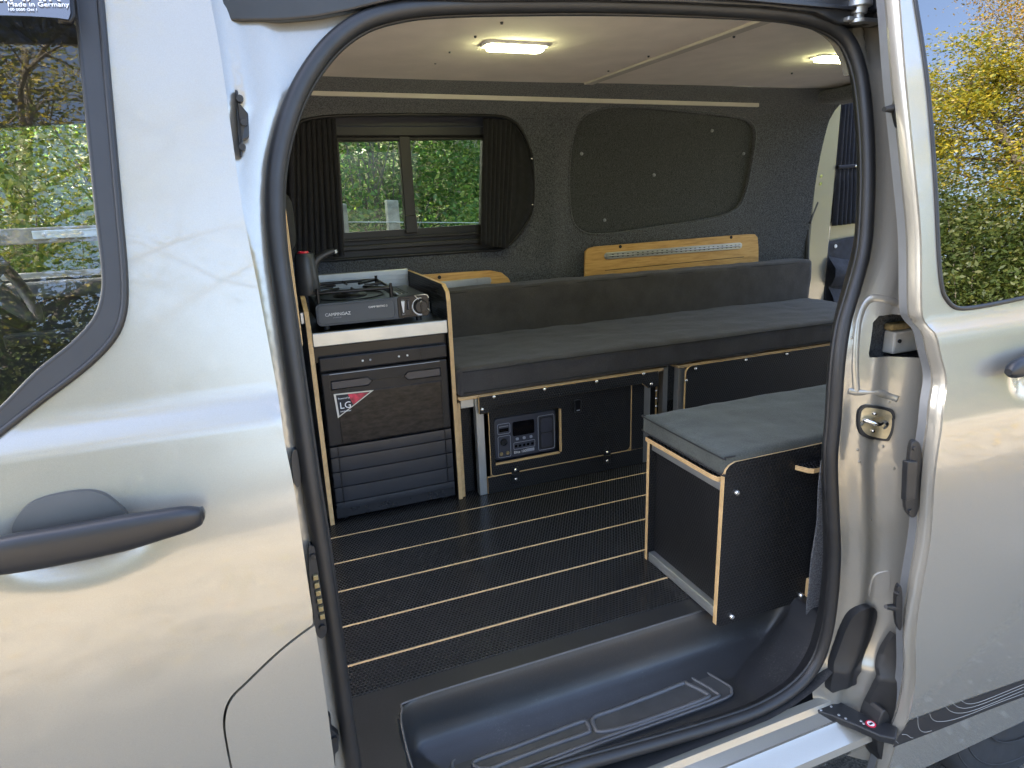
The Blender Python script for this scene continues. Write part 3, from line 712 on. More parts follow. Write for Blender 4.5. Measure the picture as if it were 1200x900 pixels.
# handle of the sliding door
hp2 = [((1163, 432), .006), ((1167, 430), .014), ((1176, 427), .0190), ((1200, 420), .0215), ((1240, 410), .0215), ((1290, 398), .020)]
cs = smoothpath([on(u, v, slide_y) for (u, v), _ in hp2], 5); rr = [float(q[0]) for q in smoothpath([(r_,) for _, r_ in hp2], 5)]
rows = []
for c, r_ in zip(cs, rr):
    rows.append([(c[0], slide_y(c[0], c[2])-.028+.013*math.cos(2*math.pi*k/20)*(r_/.0215)**.5, c[2]+r_*math.copysign(abs(math.sin(2*math.pi*k/20))**.8, math.sin(2*math.pi*k/20))) for k in range(20)])
m = MB().grid(rows, closed=True); m.add(rows[0], [list(range(20))]); m.build('handle', 'handle_plastic', SD, 60)
# contour stripe
def cr(a, b): return (940+a/4.615, 780+b/4.615)
stp = [xz(on(*cr(*q), sl_y)) for q in [(485, 440), (520, 375), (580, 295), (800, 215), (1000, 145), (1200, 75)]]
stp2 = [xz(on(*cr(*q), sl_y)) for q in [(1200, 165), (1000, 240), (800, 320), (650, 378)]]
dx = 1.0; k1 = (stp[-1][1]-stp[-2][1])/(stp[-1][0]-stp[-2][0])
ext = [(2.24, stp[-1][1]+.015), (2.24, stp2[0][1]-.012)]
STR = sheet('side_stripe', stp+ext+stp2, [], lambda a, b: (a, sl_y(a, b)-.0016, b), .010, 'stripe_grey', SD)
for ln in ([(625, 278), (628, 325), (640, 350), (665, 360), (700, 352)], [(690, 260), (700, 285), (730, 302), (800, 296), (900, 265), (1050, 205), (1200, 150)], [(780, 226), (800, 245), (840, 257), (900, 250), (1000, 215), (1200, 132)],
           [(820, 208), (845, 225), (890, 230), (960, 212), (1080, 165), (1200, 115)], [(865, 192), (890, 205), (930, 204), (1000, 182), (1200, 100)], [(540, 372), (565, 374), (585, 388), (600, 392)], [(508, 408), (520, 420)]):
    P = smoothpath([on(*cr(*q), sl_y, -.0018) for q in ln], 5)
    MB().tube(P, .0008, 6).build('contour_line', 'stripe_line', STR, 179)
# catches on the door's front edge
def edge_pt(u, v, o_=.03):
    return on(u, v, slide_y, o_)
def catch(pts, u, v, peg):
    P = smoothpath([edge_pt(a, b, .026) for a, b in pts], 3, True)
    o = MB().prism(P, (.006, .012, 0)).build('edge_catch', 'black_plastic', SD, bevel=.002)
    for su, sv in peg['screws']:
        p = edge_pt(su, sv, .022); MB().cyl(p, p+np.array([.0, .01, 0]), .0045, n=12).build('screw', 'rubber', o, 40)
    if 'pin' in peg:
        a, b = peg['pin']; pa, pb = edge_pt(*a, .03), edge_pt(*b, .034); MB().tube([pb, pb+(pa-pb)*.6, pa], [.0085, .0065, .0042], 12).build('locating_pin', 'black_plastic', o, 60)
    return o
catch([(1053, 95), (1058, 90), (1062, 96), (1060, 110), (1058, 140), (1053, 150), (1050, 140), (1048, 128), (1050, 112)], 0, 0, dict(screws=[(1055, 102)], pin=((1036, 128), (1052, 127))))
ct = catch([(1068, 522), (1073, 517), (1079, 522), (1081, 545), (1077, 595), (1071, 607), (1064, 603), (1061, 590), (1065, 545)], 0, 0, dict(screws=[(1073, 526), (1068, 600)]))
for i in range(5):
    p = edge_pt(1061.5-i*.6, 549+i*8, .03); MB().cyl(p, p+np.array([.012, .004, 0]), .0022, n=8).build('contact_pin', 'gold_pin', ct, 40)
pb_ = [edge_pt(1064, 541, .018), edge_pt(1076, 541, .018), edge_pt(1074, 584, .018), edge_pt(1062, 588, .018)]
MB().prism(pb_, (0, .012, 0)).build('contact_block', 'black_plastic', ct, bevel=.002)
catch([(1052, 690), (1056, 687), (1058, 700), (1057, 735), (1053, 738), (1050, 725), (1050, 705)], 0, 0, dict(screws=[(1054, 697)], pin=((1038, 711), (1051, 712))))
# lower door bracket: roller arm with warning sticker, rubber end
AR = [on(u, v, lambda x, z: -.03) for u, v in [(945, 828), (960, 822), (985, 826), (1012, 840), (1034, 852), (1046, 846), (1050, 862), (1032, 868), (1005, 855), (975, 844)]]
ra = MB().prism([at_z(u, v, -.165) for u, v in [(945, 828), (958, 822), (985, 822), (1012, 836), (1040, 846), (1052, 852), (1050, 866), (1032, 862), (1005, 850), (975, 838)]], (0, 0, -.018)).build('roller_arm', 'black_plastic', SD, bevel=.003)
for u, v in ((967, 827), (974, 828), (983, 838), (991, 842), (1009, 845), (1012, 848), (962, 832)):
    p = at_z(u, v, -.1655); MB().lathe([(0, .0014), (.0028, .0012), (.0036, 0)], p, 12, 'z').build('rivet', 'alu_dark', ra, 179)
p = at_z(1020.5, 848.5, -.1648)
MB().lathe([(0, .0006), (.0102, .0006), (.0104, 0)], p, 24, 'z').build('warning_sticker', 'sticker_white', ra, 40)
MB().lathe([(.0078, .0012), (.0108, .0012), (.0110, 0)], p, 24, 'z').build('sticker_ring', 'red_plastic', ra, 40)
m = MB(); m.box(p[0]-.005, p[0]+.005, p[1]-.0022, p[1]+.0022, p[2]+.0006, p[2]+.0013); m.build('sticker_symbol', 'stove_black', ra)
rub = smoothpath([at_y(u, v, -.115) for u, v in [(1038, 832), (1044, 845), (1045, 875), (1044, 905), (1036, 896), (1029, 880), (1028, 858), (1032, 842)]], 3, True)
MB().prism(rub, (0, .05, 0)).build('rubber_buffer', 'rubber', SD, bevel=.005)
skin_plate('mud_flap', [(1018, 838), (1030, 800), (1042, 752), (1052, 752), (1050, 850)], jamb_y, -.035, .012, 'rubber', RJ)
# upper roller carriage
o = at_y(1007, 12, .09)
UR = box('upper_roller', o[0]-.030, o[0]+.060, o[1]-.005, o[1]+.03, o[2]-.020, o[2]-.012, 'alu_dark', SD, .002)
MB().lathe([(.0, .018), (.020, .018), (.022, .012), (.022, .006), (.014, .004), (.014, -.006), (.009, -.007), (.009, -.014), (.016, -.016), (.016, -.022), (0, -.022)], o, 24, 'z').build('roller', 'alu_dark', UR, 30)
box('roller_arm_upper', o[0]+.045, o[0]+.056, o[1]-.012, o[1]+.01, o[2]-.016, o[2]+.07, 'black_plastic', UR, .003)
box('roller_bracket', o[0]-.045, o[0]+.095, o[1]+.014, o[1]+.05, o[2]-.012, o[2]+.06, 'black_plastic', UR, .004)

# ---- entrance step: one moulded tray
WL, WR, WB = .155, 1.185, .207
def step_z(x, y):
    dl, dr, db = x-WL-.20*max(0, .205-y)*-.25, (WR-x)*.42, WB-y
    r_ = .055; a, b = min(dl, dr), db
    if a < r_ and b < r_: d = r_-math.hypot(r_-a, r_-b)
    else: d = min(a, b)
    if d <= 0: return -.006 if False else 0.0
    steep = 1-sstep(.0, .05, db-dr)                      # the back wall is upright, the right end a wide scoop
    return -np.interp(d, *_tab_back)*steep-np.interp(d, *_tab_side)*(1-steep)
_dd = np.linspace(0, .12, 80)
_tab_back = (_dd, [float(pchip([(0, 0), (.004, .012), (.014, .072), (.024, .094), (.045, .108), (.075, .122), (.10, .130), (.12, .130)])(q)) for q in _dd])
_tab_side = (_dd, [float(pchip([(0, 0), (.004, .008), (.02, .050), (.045, .092), (.08, .120), (.11, .130), (.12, .130)])(q)) for q in _dd])
xs = np.linspace(.02, 1.30, 300); ys = np.concatenate([np.linspace(-.03, .12, 40), np.linspace(.122, .21, 60), np.linspace(.213, .268, 12)])
ST = MB().grid([[(x, y, step_z(x, y)-.002) for x in xs] for y in ys]).build('entrance_step', 'step_plastic', VAN, 40)
pad = [at_z(u, v, -.128) for u, v in [(505, 912), (522, 887), (537, 878), (600, 853), (700, 818), (790, 785), (805, 781), (815, 783), (852, 804), (857, 811), (850, 820), (780, 846), (700, 874), (640, 897), (600, 912)]]
PD = MB().prism(smoothpath([p+np.array([0, 0, .003]) for p in pad], 3, True), (0, 0, -.010)).build('tread_pad', 'tread_rubber', ST, bevel=.002)
MB().tube([p+np.array([0, 0, .004]) for p in smoothpath(pad, 3, True)], .0032, 8, closed=True).build('pad_edge', 'tread_highlight', PD, 179)
def rib(pts, r=.0050):
    MB().tube(smoothpath([at_z(u, v, -.1245) for u, v in pts], 4, True), r, 8, closed=True).build('tread_rib', 'tread_highlight', PD, 179)
rib([(555, 893), (600, 877), (650, 858), (682, 846), (688, 848), (691, 856), (686, 860), (640, 876), (600, 891), (570, 902)])
rib([(696, 841), (720, 832), (770, 813), (800, 801), (806, 802), (828, 813), (828, 818), (800, 829), (740, 850), (705, 858), (697, 853)])
rib([(530, 893), (600, 865), (700, 830), (795, 794), (806, 793), (838, 811), (838, 818), (790, 836), (700, 868), (610, 902), (560, 916)], .0040)
# bead along the top of the step, its highlight painted in paler colour
MB().tube(smoothpath([(WL-.0, -.02, .000), (WL, .10, .0), (WL+.012, .185, .0), (WL+.05, .2065, .0), (.5, .2075, 0), (.93, .2075, 0)], 6), .0022, 6).build('step_lip', 'tread_highlight', ST, 179)
# ---- floor: black honeycomb ply boards divided by pale routed lines
YS = []
for l_, r_ in (((393, 630), (755, 554)), ((396, 660), (755, 580)), ((400, 693), (755, 608)), ((405, 733), (755, 645)), ((410, 779), (787, 676))):
    YS.append((at_z(*l_, 0)[1]+at_z(*r_, 0)[1])/2)
FLR = box('floor', -.3, 2.62, .27, 1.72, -.03, -.012, 'dark_void', VAN)
bands = [1.70]+YS+[.262]
for i in range(len(bands)-1):
    box('floor_board', -.25, 2.60, bands[i+1]+.0034, bands[i]-.0034, -.014, 0.0, 'hex_floor', FLR, .0008)
for y in YS:
    box('routed_line', -.25, 2.60, y-.0034, y+.0034, -.012, -.0006, 'ply_line', FLR, 0)
# ---- far wall lining with window and blanked panel
_wf = pchip([(-.1, 1.70), (.5, 1.715), (.85, 1.705), (1.05, 1.69), (1.30, 1.645), (1.36, 1.60), (1.415, 1.52), (1.43, 1.48)])
def far_y(x, z):
    y = _wf(z)
    if x > 2.25: y -= .40*(x-2.25)**1.7
    y -= .016*math.exp(-((x-1.235)/.05)**2)*sstep(.5, .7, z)*(1-sstep(1.2, 1.32, z))        # pillar between the bays
    return y
def onf(u, v, off=0): return on(u, v, far_y, off)
hole = [xz(onf(u, v)) for u, v in [(345, 150), (365, 139), (420, 135), (560, 135), (598, 140), (615, 160), (624, 190), (624, 240), (612, 270), (590, 291), (560, 294), (430, 302), (375, 306), (345, 306), (336, 290), (332, 230), (334, 180)]]
hole = [tuple(p) for p in smoothpath(hole, 3, True)]
blank = [xz(onf(u, v)) for u, v in [(672, 160), (682, 138), (705, 127), (740, 124), (820, 131), (860, 136), (880, 143), (886, 160), (880, 200), (872, 232), (860, 247), (830, 257), (760, 268), (705, 275), (680, 270), (669, 250), (667, 200)]]
blank = [tuple(p) for p in smoothpath(blank, 4, True)]
FW = sheet('wall_lining', [(-.35, -.1), (2.62, -.1), (2.62, 1.425), (-.35, 1.425)], [hole, blank], lambda a, b: (a, far_y(a, b), b), .035, 'carpet', VAN, rim=(0, .035, 0), smooth=60)
BK = sheet('blank_panel', blank, [], lambda a, b: (a, far_y(a, b)+.022, b), .05, 'carpet_panel', FW, smooth=60)
MB().tube([(a, far_y(a, b)+.003, b) for a, b in blank], .006, 8, closed=True).build('panel_roll', 'carpet', FW, 179)
for u, v in ((682, 180), (767, 205), (835, 153), (872, 180), (709, 258)):
    p = onf(u, v, .016); MB().lathe([(0, -.004), (.003, -.004), (.006, -.001), (.0075, .004)], p, 14, 'y').build('push_rivet', 'grey_print', BK, 40)
# window in the wall: black frame, two panes, divider
wf_in = [xz(at_y(u, v, 1.72)) for u, v in [(397, 166), (566, 163), (564, 263), (404, 273)]]
fr_out = [(a, b) for a, b in hole]
wy = 1.725
WN = sheet('side_window', [(a, b) for a, b in [(hc[0]+(p[0]-hc[0])*1.06, hc[1]+(p[1]-hc[1])*1.10) for hc in [np.mean(np.array(hole), axis=0)] for p in hole]], [wf_in], lambda a, b: (a, wy, b), .05, 'frame_black', VAN, rim=(0, .03, 0))
X0, X1 = wf_in[0][0], wf_in[1][0]; Z0, Z1 = wf_in[2][1], wf_in[0][1]
md = at_y(477, 215, wy)[0]
box('window_divider', md-.022, md+.022, wy-.016, wy+.02, Z0-.02, Z1+.02, 'frame_black', WN, .004)
box('divider_catch', md-.024, md+.024, wy-.024, wy-.012, Z0-.02, Z0+.05, 'frame_black', WN, .004)
box('window_glass', X0-.01, md-.018, wy+.004, wy+.008, Z0-.02, Z1+.02, 'glass_tinted', WN, 0)
box('window_glass', md+.018, X1+.01, wy+.012, wy+.016, Z0-.02, Z1+.02, 'glass_tinted', WN, 0)
box('window_rail', X0-.04, X1+.03, wy-.022, wy, Z0-.075, Z0-.055, 'frame_black', WN, .004)
box('window_rail', X0-.04, X1+.03, wy-.018, wy, Z0-.04, Z0-.030, 'frame_black', WN, .003)
box('window_rail', X0-.02, X1+.01, wy-.020, wy, Z1+.018, Z1+.055, 'frame_black', WN, .004)
box('window_rail', X0-.03, X1+.02, wy-.014, wy, Z1+.004, Z1+.013, 'frame_black', WN, .002)
m = MB().tube([(a, far_y(a, b)-.002, b) for a, b in hole], .006, 8, closed=True); m.build('window_bead', 'frame_black', WN, 179)
# far body side and outer skin, roof void
farw = [(X0-.05, Z0-.05), (X0-.05, Z1+.05), (X1+.05, Z1+.05), (X1+.05, Z0-.05)]
cabw = [(-.95, .80), (-.16, .80), (-.17, 1.26), (-.40, 1.30), (-.70, 1.28)]
FS = sheet('far_side', [(-1.1, -.35), (2.75, -.35), (2.75, 1.47), (-1.0, 1.47), (-1.1, .9)], [farw, cabw], lambda a, b: (a, 1.79-.12*sstep(1.15, 1.5, b), b), .08, 'silver_paint', VAN, rim=(0, -.02, 0))
# ---- ceiling
CZ = 1.424
ce = sheet('ceiling_lining', [(-.30, .16), (2.60, .16), (2.60, 1.50), (-.30, 1.50)], [], lambda a, b: (a, b, CZ+.004*math.sin(a*2.3)*math.sin(b*3)), .06, 'ceiling_fabric', VAN, rim=(0, 0, .02))
s0, s1 = at_z(681, 97, CZ), at_z(875, 31, CZ)
sx = (s0[0]+s1[0])/2
box('ceiling_seam', sx-.004, sx+.034, .2, 1.50, CZ-.007, CZ+.004, 'ceiling_trim', ce, .003)
for u, v in ((527, 61), (557, 43), (588, 27), (510, 74), (713, 83), (760, 66), (860, 43), (928, 86)):
    p = at_z(u, v, CZ-.001); MB().lathe([(0, -.003), (.003, -.003), (.0042, .002)], p, 10, 'z').build('lining_stud', 'dash_grey', ce, 40)
box('rear_cove', 2.45, 2.62, .2, 1.5, 1.36, 1.418, 'carpet', VAN, .03, seg=4)
# LED rail along the wall top
a, b = onf(340, 107.5, -.006), onf(889, 123, -.006)
LR = MB().prism([(a[0]-.3, a[1]-.004, a[2]-.008), (a[0]-.3, a[1]-.004, a[2]+.008), (b[0], b[1]-.004, b[2]+.009), (b[0], b[1]-.004, b[2]-.009)], (0, .014, 0)).build('light_rail', 'ceiling_trim', VAN, bevel=.002)
# ---- near wall inside, behind the jamb, and the carpet flap beside the seal
box('near_lining', 1.235, 2.62, .06, .085, -.1, 1.42, 'carpet', VAN, .004)
fl_ = [at_y(u, v, .105) for u, v in [(961, 545), (985, 540), (990, 700), (975, 760), (960, 742), (944, 728), (947, 690), (950, 655), (957, 610)]]
MB().prism(smoothpath(fl_, 2, True), (.058, .05, 0)).build('carpet_flap', 'carpet_grey', VAN, bevel=.006)
# ---- rear end: frame edge, rear door with window
def rp(u, v, x=2.62): return at_x(u, v, x)
fe = smoothpath([rp(u, v) for u, v in [(1030, 100), (1002, 110), (980, 118), (966, 130), (958, 145), (952, 175), (949, 200), (947, 240), (946, 280), (945, 340)]], 4)
MB().tube(fe, .012, 8).build('rear_frame_edge', 'rubber', VAN, 179)
RDY = 1.66                                       # far leaf stands open, in line with the van's side
ro = [xz(at_y(u, v, RDY)) for u, v in [(1002, 108), (978, 118), (964, 132), (955, 160), (949, 200), (946, 245), (945, 300), (944, 370), (944, 420)]]
ro = [tuple(p) for p in smoothpath(ro, 3)]
hh = [xz(at_y(u, v, RDY)) for u, v in [(990, 126), (983, 160), (977, 215), (973, 262)]]
RD = sheet('rear_door', ro+[(ro[-1][0], -.1), (3.36, -.1), (3.40, .6), (3.30, ro[0][1])], [hh+[(3.26, hh[-1][1]), (3.20, hh[0][1])]], lambda a, b: (a, RDY, b), .05, 'silver_paint', VAN, rim=(0, .03, 0))
tag(RD, 'open rear door with curtained window')
box('window_glass', hh[-1][0]-.03, 3.29, RDY+.012, RDY+.016, hh[-1][1]-.03, hh[0][1]+.03, 'glass_clear', RD, 0)
ft = smoothpath([at_y(u, v, RDY-.012) for u, v in [(1010, 113), (992, 119), (982, 132), (977, 165), (972, 205), (968, 240), (967, 265), (967, 300), (967, 345)]], 4)
MB().tube(ft, .015, 8).build('door_flange', 'silver_paint', RD, 179)
p = at_y(957, 211, RDY-.012); hg = box('door_catch', p[0]-.022, p[0]+.022, p[1]-.016, p[1]+.01, p[2]-.03, p[2]+.03, 'aluminium', RD, .004)
for dz in (-.018, .018): MB().cyl((p[0]+.006, p[1]-.022, p[2]+dz), (p[0]+.006, p[1]-.01, p[2]+dz), .008, n=12).build('screw', 'chrome', hg, 40)
MB().tube(smoothpath([at_y(u, v, RDY-.02) for u, v in [(957, 237), (955, 242), (951, 252), (948, 262)]], 4), .012, 10).build('cable_hose', 'rubber', RD, 179)
fl2 = [at_y(u, v, RDY-.006) for u, v in [(952, 262), (959, 258), (961, 300), (962, 350), (950, 355), (948, 310)]]
MB().prism(fl2, (0, .004, 0)).build('bare_pillar_strip', 'tape_cream', RD, bevel=.001)
OD = sheet('open_rear_door', [(2.74, -.10), (3.44, -.10), (3.44, 1.25), (3.30, 1.36), (2.74, 1.36)], [[(2.84, .70), (3.34, .70), (3.30, 1.22), (2.84, 1.22)]], lambda a, b: (a, -.02+.06*sstep(.9, 1.4, b), b), .07, 'silver_paint', VAN, rim=(0, .05, 0))
box('window_glass', 2.82, 3.36, .02, .026, .68, 1.24, 'glass_clear', OD, 0)
box('rear_pillar', 2.62, 2.76, 1.63, 1.75, -.35, 1.45, 'silver_paint', VAN, .01)
box('rear_head', 2.62, 2.76, .15, 1.63, 1.40, 1.454, 'silver_paint', VAN, .01)
# ---- cab: far door card, dash, wheel, seats
box('cab_ceiling', -1.0, -.30, .20, 1.60, 1.30, 1.45, 'dark_lining', VAN, .01)
dc = sheet('far_door_card', [(-1.05, -.2), (-.13, -.2), (-.13, 1.45), (-1.05, 1.45)], [cabw], lambda a, b: (a, 1.745-.10*sstep(1.15, 1.5, b), b), .05, 'dash_dark', VAN, rim=(0, .03, 0))
box('door_card_top', -1.04, -.14, 1.69, 1.742, .735, .792, 'dash_grey', VAN, .015, seg=3)
box('door_pull', -.80, -.30, 1.66, 1.70, .58, .63, 'dash_dark', VAN, .012, seg=3)
box('dashboard', -1.35, -.98, .15, 1.70, .25, .80, 'dash_grey', VAN, .06, seg=4)
sw_c = at_y(-22, 318, 1.36); n_ = Vector((.86, 0, .5)).normalized()
u1 = Vector((0, 1, 0)); v1 = n_.cross(u1)
SWH = MB().tube([Vector(sw_c)+u1*(.19*math.cos(a))+v1*(.19*math.sin(a)) for a in np.linspace(0, 2*math.pi, 49)[:-1]], .017, 12, closed=True).build('steering_wheel', 'dash_dark', VAN, 179)
m = MB()
for a in (0, math.pi, -math.pi/2): m.tube([Vector(sw_c)-n_*.02, Vector(sw_c)+u1*(.185*math.cos(a))+v1*(.185*math.sin(a))], [.045, .018], 10)
m.build('wheel_hub', 'dash_grey', SWH, 60)
def seat(name, y):
    s = weld(rbox(-.16, -.02, y-.24, y+.24, .1, .82, .06, (8, 12, 16), .0, .01, y).build(name, 'dark_lining', VAN))
    h = weld(rbox(-.13, -.03, y-.13, y+.13, .86, 1.05, .045, (6, 10, 8)).build('headrest', 'dark_lining', s))
    for dy in (-.06, .06): MB().cyl((-.08, y+dy, .78), (-.08, y+dy, .92), .007, n=8).build('headrest_rod', 'chrome', s, 40)
    return s
seat('driver_seat', 1.28)
hd = at_y(341, 262, 1.12)
weld(rbox(hd[0]-.16, hd[0]+.012, 1.10, 1.40, hd[2]-.09, hd[2]+.10, .05, (6, 10, 8)).build('seat_headrest', 'dark_lining', VAN))
pe = at_y(334, 250, 1.0)
panel('bulkhead_panel', [(pe[0]-.006, 1.0, .62), (pe[0]-.006, 1.0, 1.21), (pe[0]-.006, 1.28, 1.21), (pe[0]-.006, 1.28, .62)], (.010, 0, 0), ['hex_side', 'ply_x'], VAN)

# ================================================================== FITTINGS INSIDE
# ---- kitchen cabinet
FY = 1.075
a_ = at_y(397, 612, FY)[0]; b_ = at_y(546, 583, FY)[0]
AX0, AX1 = .128, .142; BX0, BX1 = .566, .580
KC = thing('kitchen_cabinet', 'small black kitchen cabinet with pale plywood edges holding stove and fridge', 'cabinet', (.35, 1.3, 0))
ht = at_y(522, 342, FY)[2]
def side_loop(x): return [(x, FY, 0.001), (x, FY, ht-.03), (x, FY+.010, ht), (x, FY+.05, ht+.020), (x, 1.36, ht+.021), (x, 1.63, ht+.021), (x, 1.63, .001)]
panel('side_panel', side_loop(BX0), (BX1-BX0, 0, 0), ['hex_side', 'ply_x'], KC)
lp = [(AX0, FY, .001), (AX0, FY, ht-.075), (AX0, FY+.02, ht-.025), (AX0, FY+.09, ht+.010), (AX0, 1.63, ht+.021), (AX0, 1.63, .001)]
panel('side_panel', lp, (AX1-AX0, 0, 0), ['hex_side', 'ply_x'], KC)
zt0 = at_y(440, 400, FY)[2]; zt1 = at_y(440, 384, FY)[2]
ze = (zt0, zt1)
box('front_rail', AX1, BX0, FY+.004, FY+.022, zt0, zt1, 'aluminium', KC, .003)
box('worktop', AX1, BX0, FY+.022, 1.62, zt0+.006, zt1-.006, 'worktop_black', KC)
bz0, bz1 = at_y(420, 340, 1.60)[2], at_y(420, 319, 1.60)[2]
box('back_rail', AX1, BX0, 1.60, 1.62, bz0, bz1, 'aluminium', KC, .002)
for i in range(3):
    box('rail_groove', AX1+.002, BX0-.002, 1.597, 1.601, bz0+(bz1-bz0)*(.2+.25*i), bz0+(bz1-bz0)*(.23+.25*i), 'alu_dark', KC, 0)
box('shelf', .36, BX0, 1.30, 1.60, bz0-.035, bz0-.022, 'worktop_black', KC)
box('shelf_rail', .40, BX0-.001, 1.285, 1.299, bz0-.06, bz0-.020, 'aluminium', KC, .002)
box('top_spacer', AX1, BX0, FY+.03, FY+.05, zt0-.055, zt0-.004, 'stove_black', KC)
box('cable_clip', AX0-.012, AX0-.001, FY+.02, FY+.06, .665, .70, 'alu_dark', KC) 
# ---- fridge
FX0, FX1 = at_y(376, 430, FY)[0]-.004, at_y(526, 410, FY)[0]+.001
FX0, FX1 = .150, .562
fz0 = .035; fz1 = at_y(450, 407, FY)[2]
FR = thing('compressor_fridge', 'dark brown and navy compressor fridge with red triangular sticker under the worktop', 'fridge', (.356, 1.3, 0))
def fp(u, v): return at_y(u, v, FY+.006)
box('body', FX0, FX1, FY+.035, 1.55, .012, fz1-.012, 'fridge_black', FR, .006)
zs0 = fp(450, 428)[2]; zs1 = fp(450, 412)[2]
lid = box('control_strip', FX0+.004, FX1-.002, FY+.010, FY+.04, zs0, zs1, 'fridge_grey', FR, .004)
for u in (425, 434, 468, 478):
    x = fp(u, 420)[0]; MB().lathe([(0, -.002), (.003, -.002), (.0036, .001)], (x, FY+.010, (zs0+zs1)/2), 10, 'y').build('button', 'white_print' if u != 434 else 'grey_print', lid, 40)
for x in (FX0+.075, FX1-.09): box('strip_joint', x-.001, x+.001, FY+.0085, FY+.012, zs0+.002, zs1-.002, 'stove_black', lid, 0)
zm = fp(450, 514)[2]
z_lo = .045
DR = box('door_panel', FX0+.004, FX1-.004, FY+.008, FY+.045, zm, zs0-.005, 'fridge_grey', FR, .005)
box('door_gloss', FX0+.045, FX1-.030, FY+.0055, FY+.012, zm+.004, zs0-.075, 'fridge_front', DR, .002)
box('door_line', FX0+.03, FX1-.03, FY+.0068, FY+.0085, zs0-.0105, zs0-.0085, 'grey_print', DR, 0)
for x in (FX0+.028, FX1-.026): box('door_line', x-.001, x+.001, FY+.0068, FY+.0085, zs0-.075, zs0-.010, 'stove_black', DR, 0)
h1 = [(FX0+.032, zs0-.058), (FX0+.032, zs0-.032), (FX0+.145, zs0-.032), (FX0+.158, zs0-.045), (FX0+.145, zs0-.058)]
h2 = [(FX1-.150, zs0-.045), (FX1-.138, zs0-.032), (FX1-.030, zs0-.032), (FX1-.030, zs0-.058), (FX1-.138, zs0-.058)]
for h in (h1, h2):
    MB().prism([(a, FY+.0055, b) for a, b in h], (0, .01, 0)).build('recessed_grip', 'recess_navy', DR, bevel=.002)
    MB().tube([(a, FY+.005, b) for a, b in h], .0018, 6, closed=True).build('grip_rim', 'stove_black', DR, 179)
box('door_line', FX0+.160, FX1-.152, FY+.0065, FY+.0085, zs0-.0465, zs0-.0445, 'stove_black', DR, 0)
# triangular sticker
t0, t1, t2 = fp(391, 462), fp(438, 457), fp(396, 490)
def yy(p, o): return (p[0], FY+.0055-o, p[2])
sk = MB().prism([yy(t0, .0006), yy(t1, .0006), yy(t2, .0006)], (0, .003, 0)).build('sticker', 'tape_cream', DR)
g_ = (t0+t1+t2)/3
def sh(p, k): return yy(g_+(p-g_)*k, .0012)
MB().prism([sh(t0, .86), sh(t1, .86), sh(t2, .86)], (0, .002, 0)).build('sticker_field', 'dash_dark', DR)
rA, rB, rC = t0+(t1-t0)*.34, t1*.93+g_*.07, t2+(t1-t2)*.45
MB().prism([yy(g_+(q-g_)*.84, .0016) for q in (rA, rB, rC)], (0, .002, 0)).build('sticker_red', 'sticker_red', DR)
text('LG', .030, yy(t0+(t2-t0)*.62+(t1-t0)*.085, .0024), (1, 0, 0), (0, 0, 1), 'sticker_white', DR)
text('Powered by', .0075, yy(t0+(t2-t0)*.23+(t1-t0)*.08, .0024), (1, 0, 0), (0, 0, 1), 'sticker_white', DR)
text('compressor', .0070, yy(t0+(t2-t0)*.76+(t1-t0)*.085, .0024), (1, 0, 0), (0, 0, 1), 'sticker_white', DR)
# lower navy front, bowed bands
lowr = [zm-.003-(zm-.003-z_lo)*k for k in (0, .17, .40, .64, .88, 1.0)]
for i in range(5):
    z1_, z0_ = lowr[i]-.0007, lowr[i+1]+.0007
    m = MB(); rows = []
    for k in range(13):
        x = FX0+.006+(FX1-FX0-.012)*k/12; bow = .012*(1-((k-6)/6)**2)
        rows.append([(x, FY+.02, z0_), (x, FY+.010-bow*.3, z0_+.001), (x, FY+.0088-bow*.3, (z0_+z1_)/2), (x, FY+.010-bow*.3, z1_-.001), (x, FY+.02, z1_)])
    m.grid(rows).build('front_band', 'fridge_navy', FR, 30)
for x in (FX0+.030, FX1-.028): box('front_joint', x-.0012, x+.0012, FY+.004, FY+.008, z_lo+.02, zm-.006, 'stove_black', FR, 0)
box('plinth', FX0+.002, FX1-.002, FY+.016, FY+.04, .012, z_lo+.004, 'fridge_black', FR, .003)
for x in (FX0+.03, FX1-.03): MB().cyl((x, FY+.05, 0), (x, FY+.05, .014), .012, n=12).build('foot', 'rubber', FR, 40)
# ---- camping stove
SY = FY+.032
sv0, sv1 = at_y(370, 385, SY), at_y(503, 347, SY)
sx0, sx1 = at_y(371, 375, SY)[0], at_y(503, 360, SY)[0]
sz0 = at_y(372, 386, SY)[2]; sz1 = at_y(371, 361, SY)[2]
sz0 = zt1+.014; sz1 = sz0+.070
SV = thing('camping_stove', 'slate blue portable gas stove with black burner and control knob on worktop', 'stove', ((sx0+sx1)/2, 1.24, zt1))
kx = sx0+(sx1-sx0)*.70
fl3 = rrect(sx0, kx+.02, sz0, sz1, [.003, .016, .016, .003])
MB().prism([(a, SY, b) for a, b in fl3], (0, .012, 0)).build('front_plate', 'stove_slate', SV, bevel=.002)
MB().tube([(a, SY-.0005, b) for a, b in rrect(sx0+.006, kx-.006, sz0+.006, sz1-.006, .013)], .0012, 6, closed=True).build('plate_rim', 'stove_slate', SV, 179)
box('body', sx0+.004, sx1-.004, SY+.010, SY+.285, sz0+.004, sz1-.010, 'stove_black', SV, .008)
box('top_deck', sx0+.004, kx+.005, SY+.008, SY+.285, sz1-.012, sz1-.002, 'stove_slate', SV, .004)
box('gas_cover', kx+.012, sx1-.004, SY+.004, SY+.285, sz1-.014, sz1+.002, 'stove_black', SV, .008, seg=3)
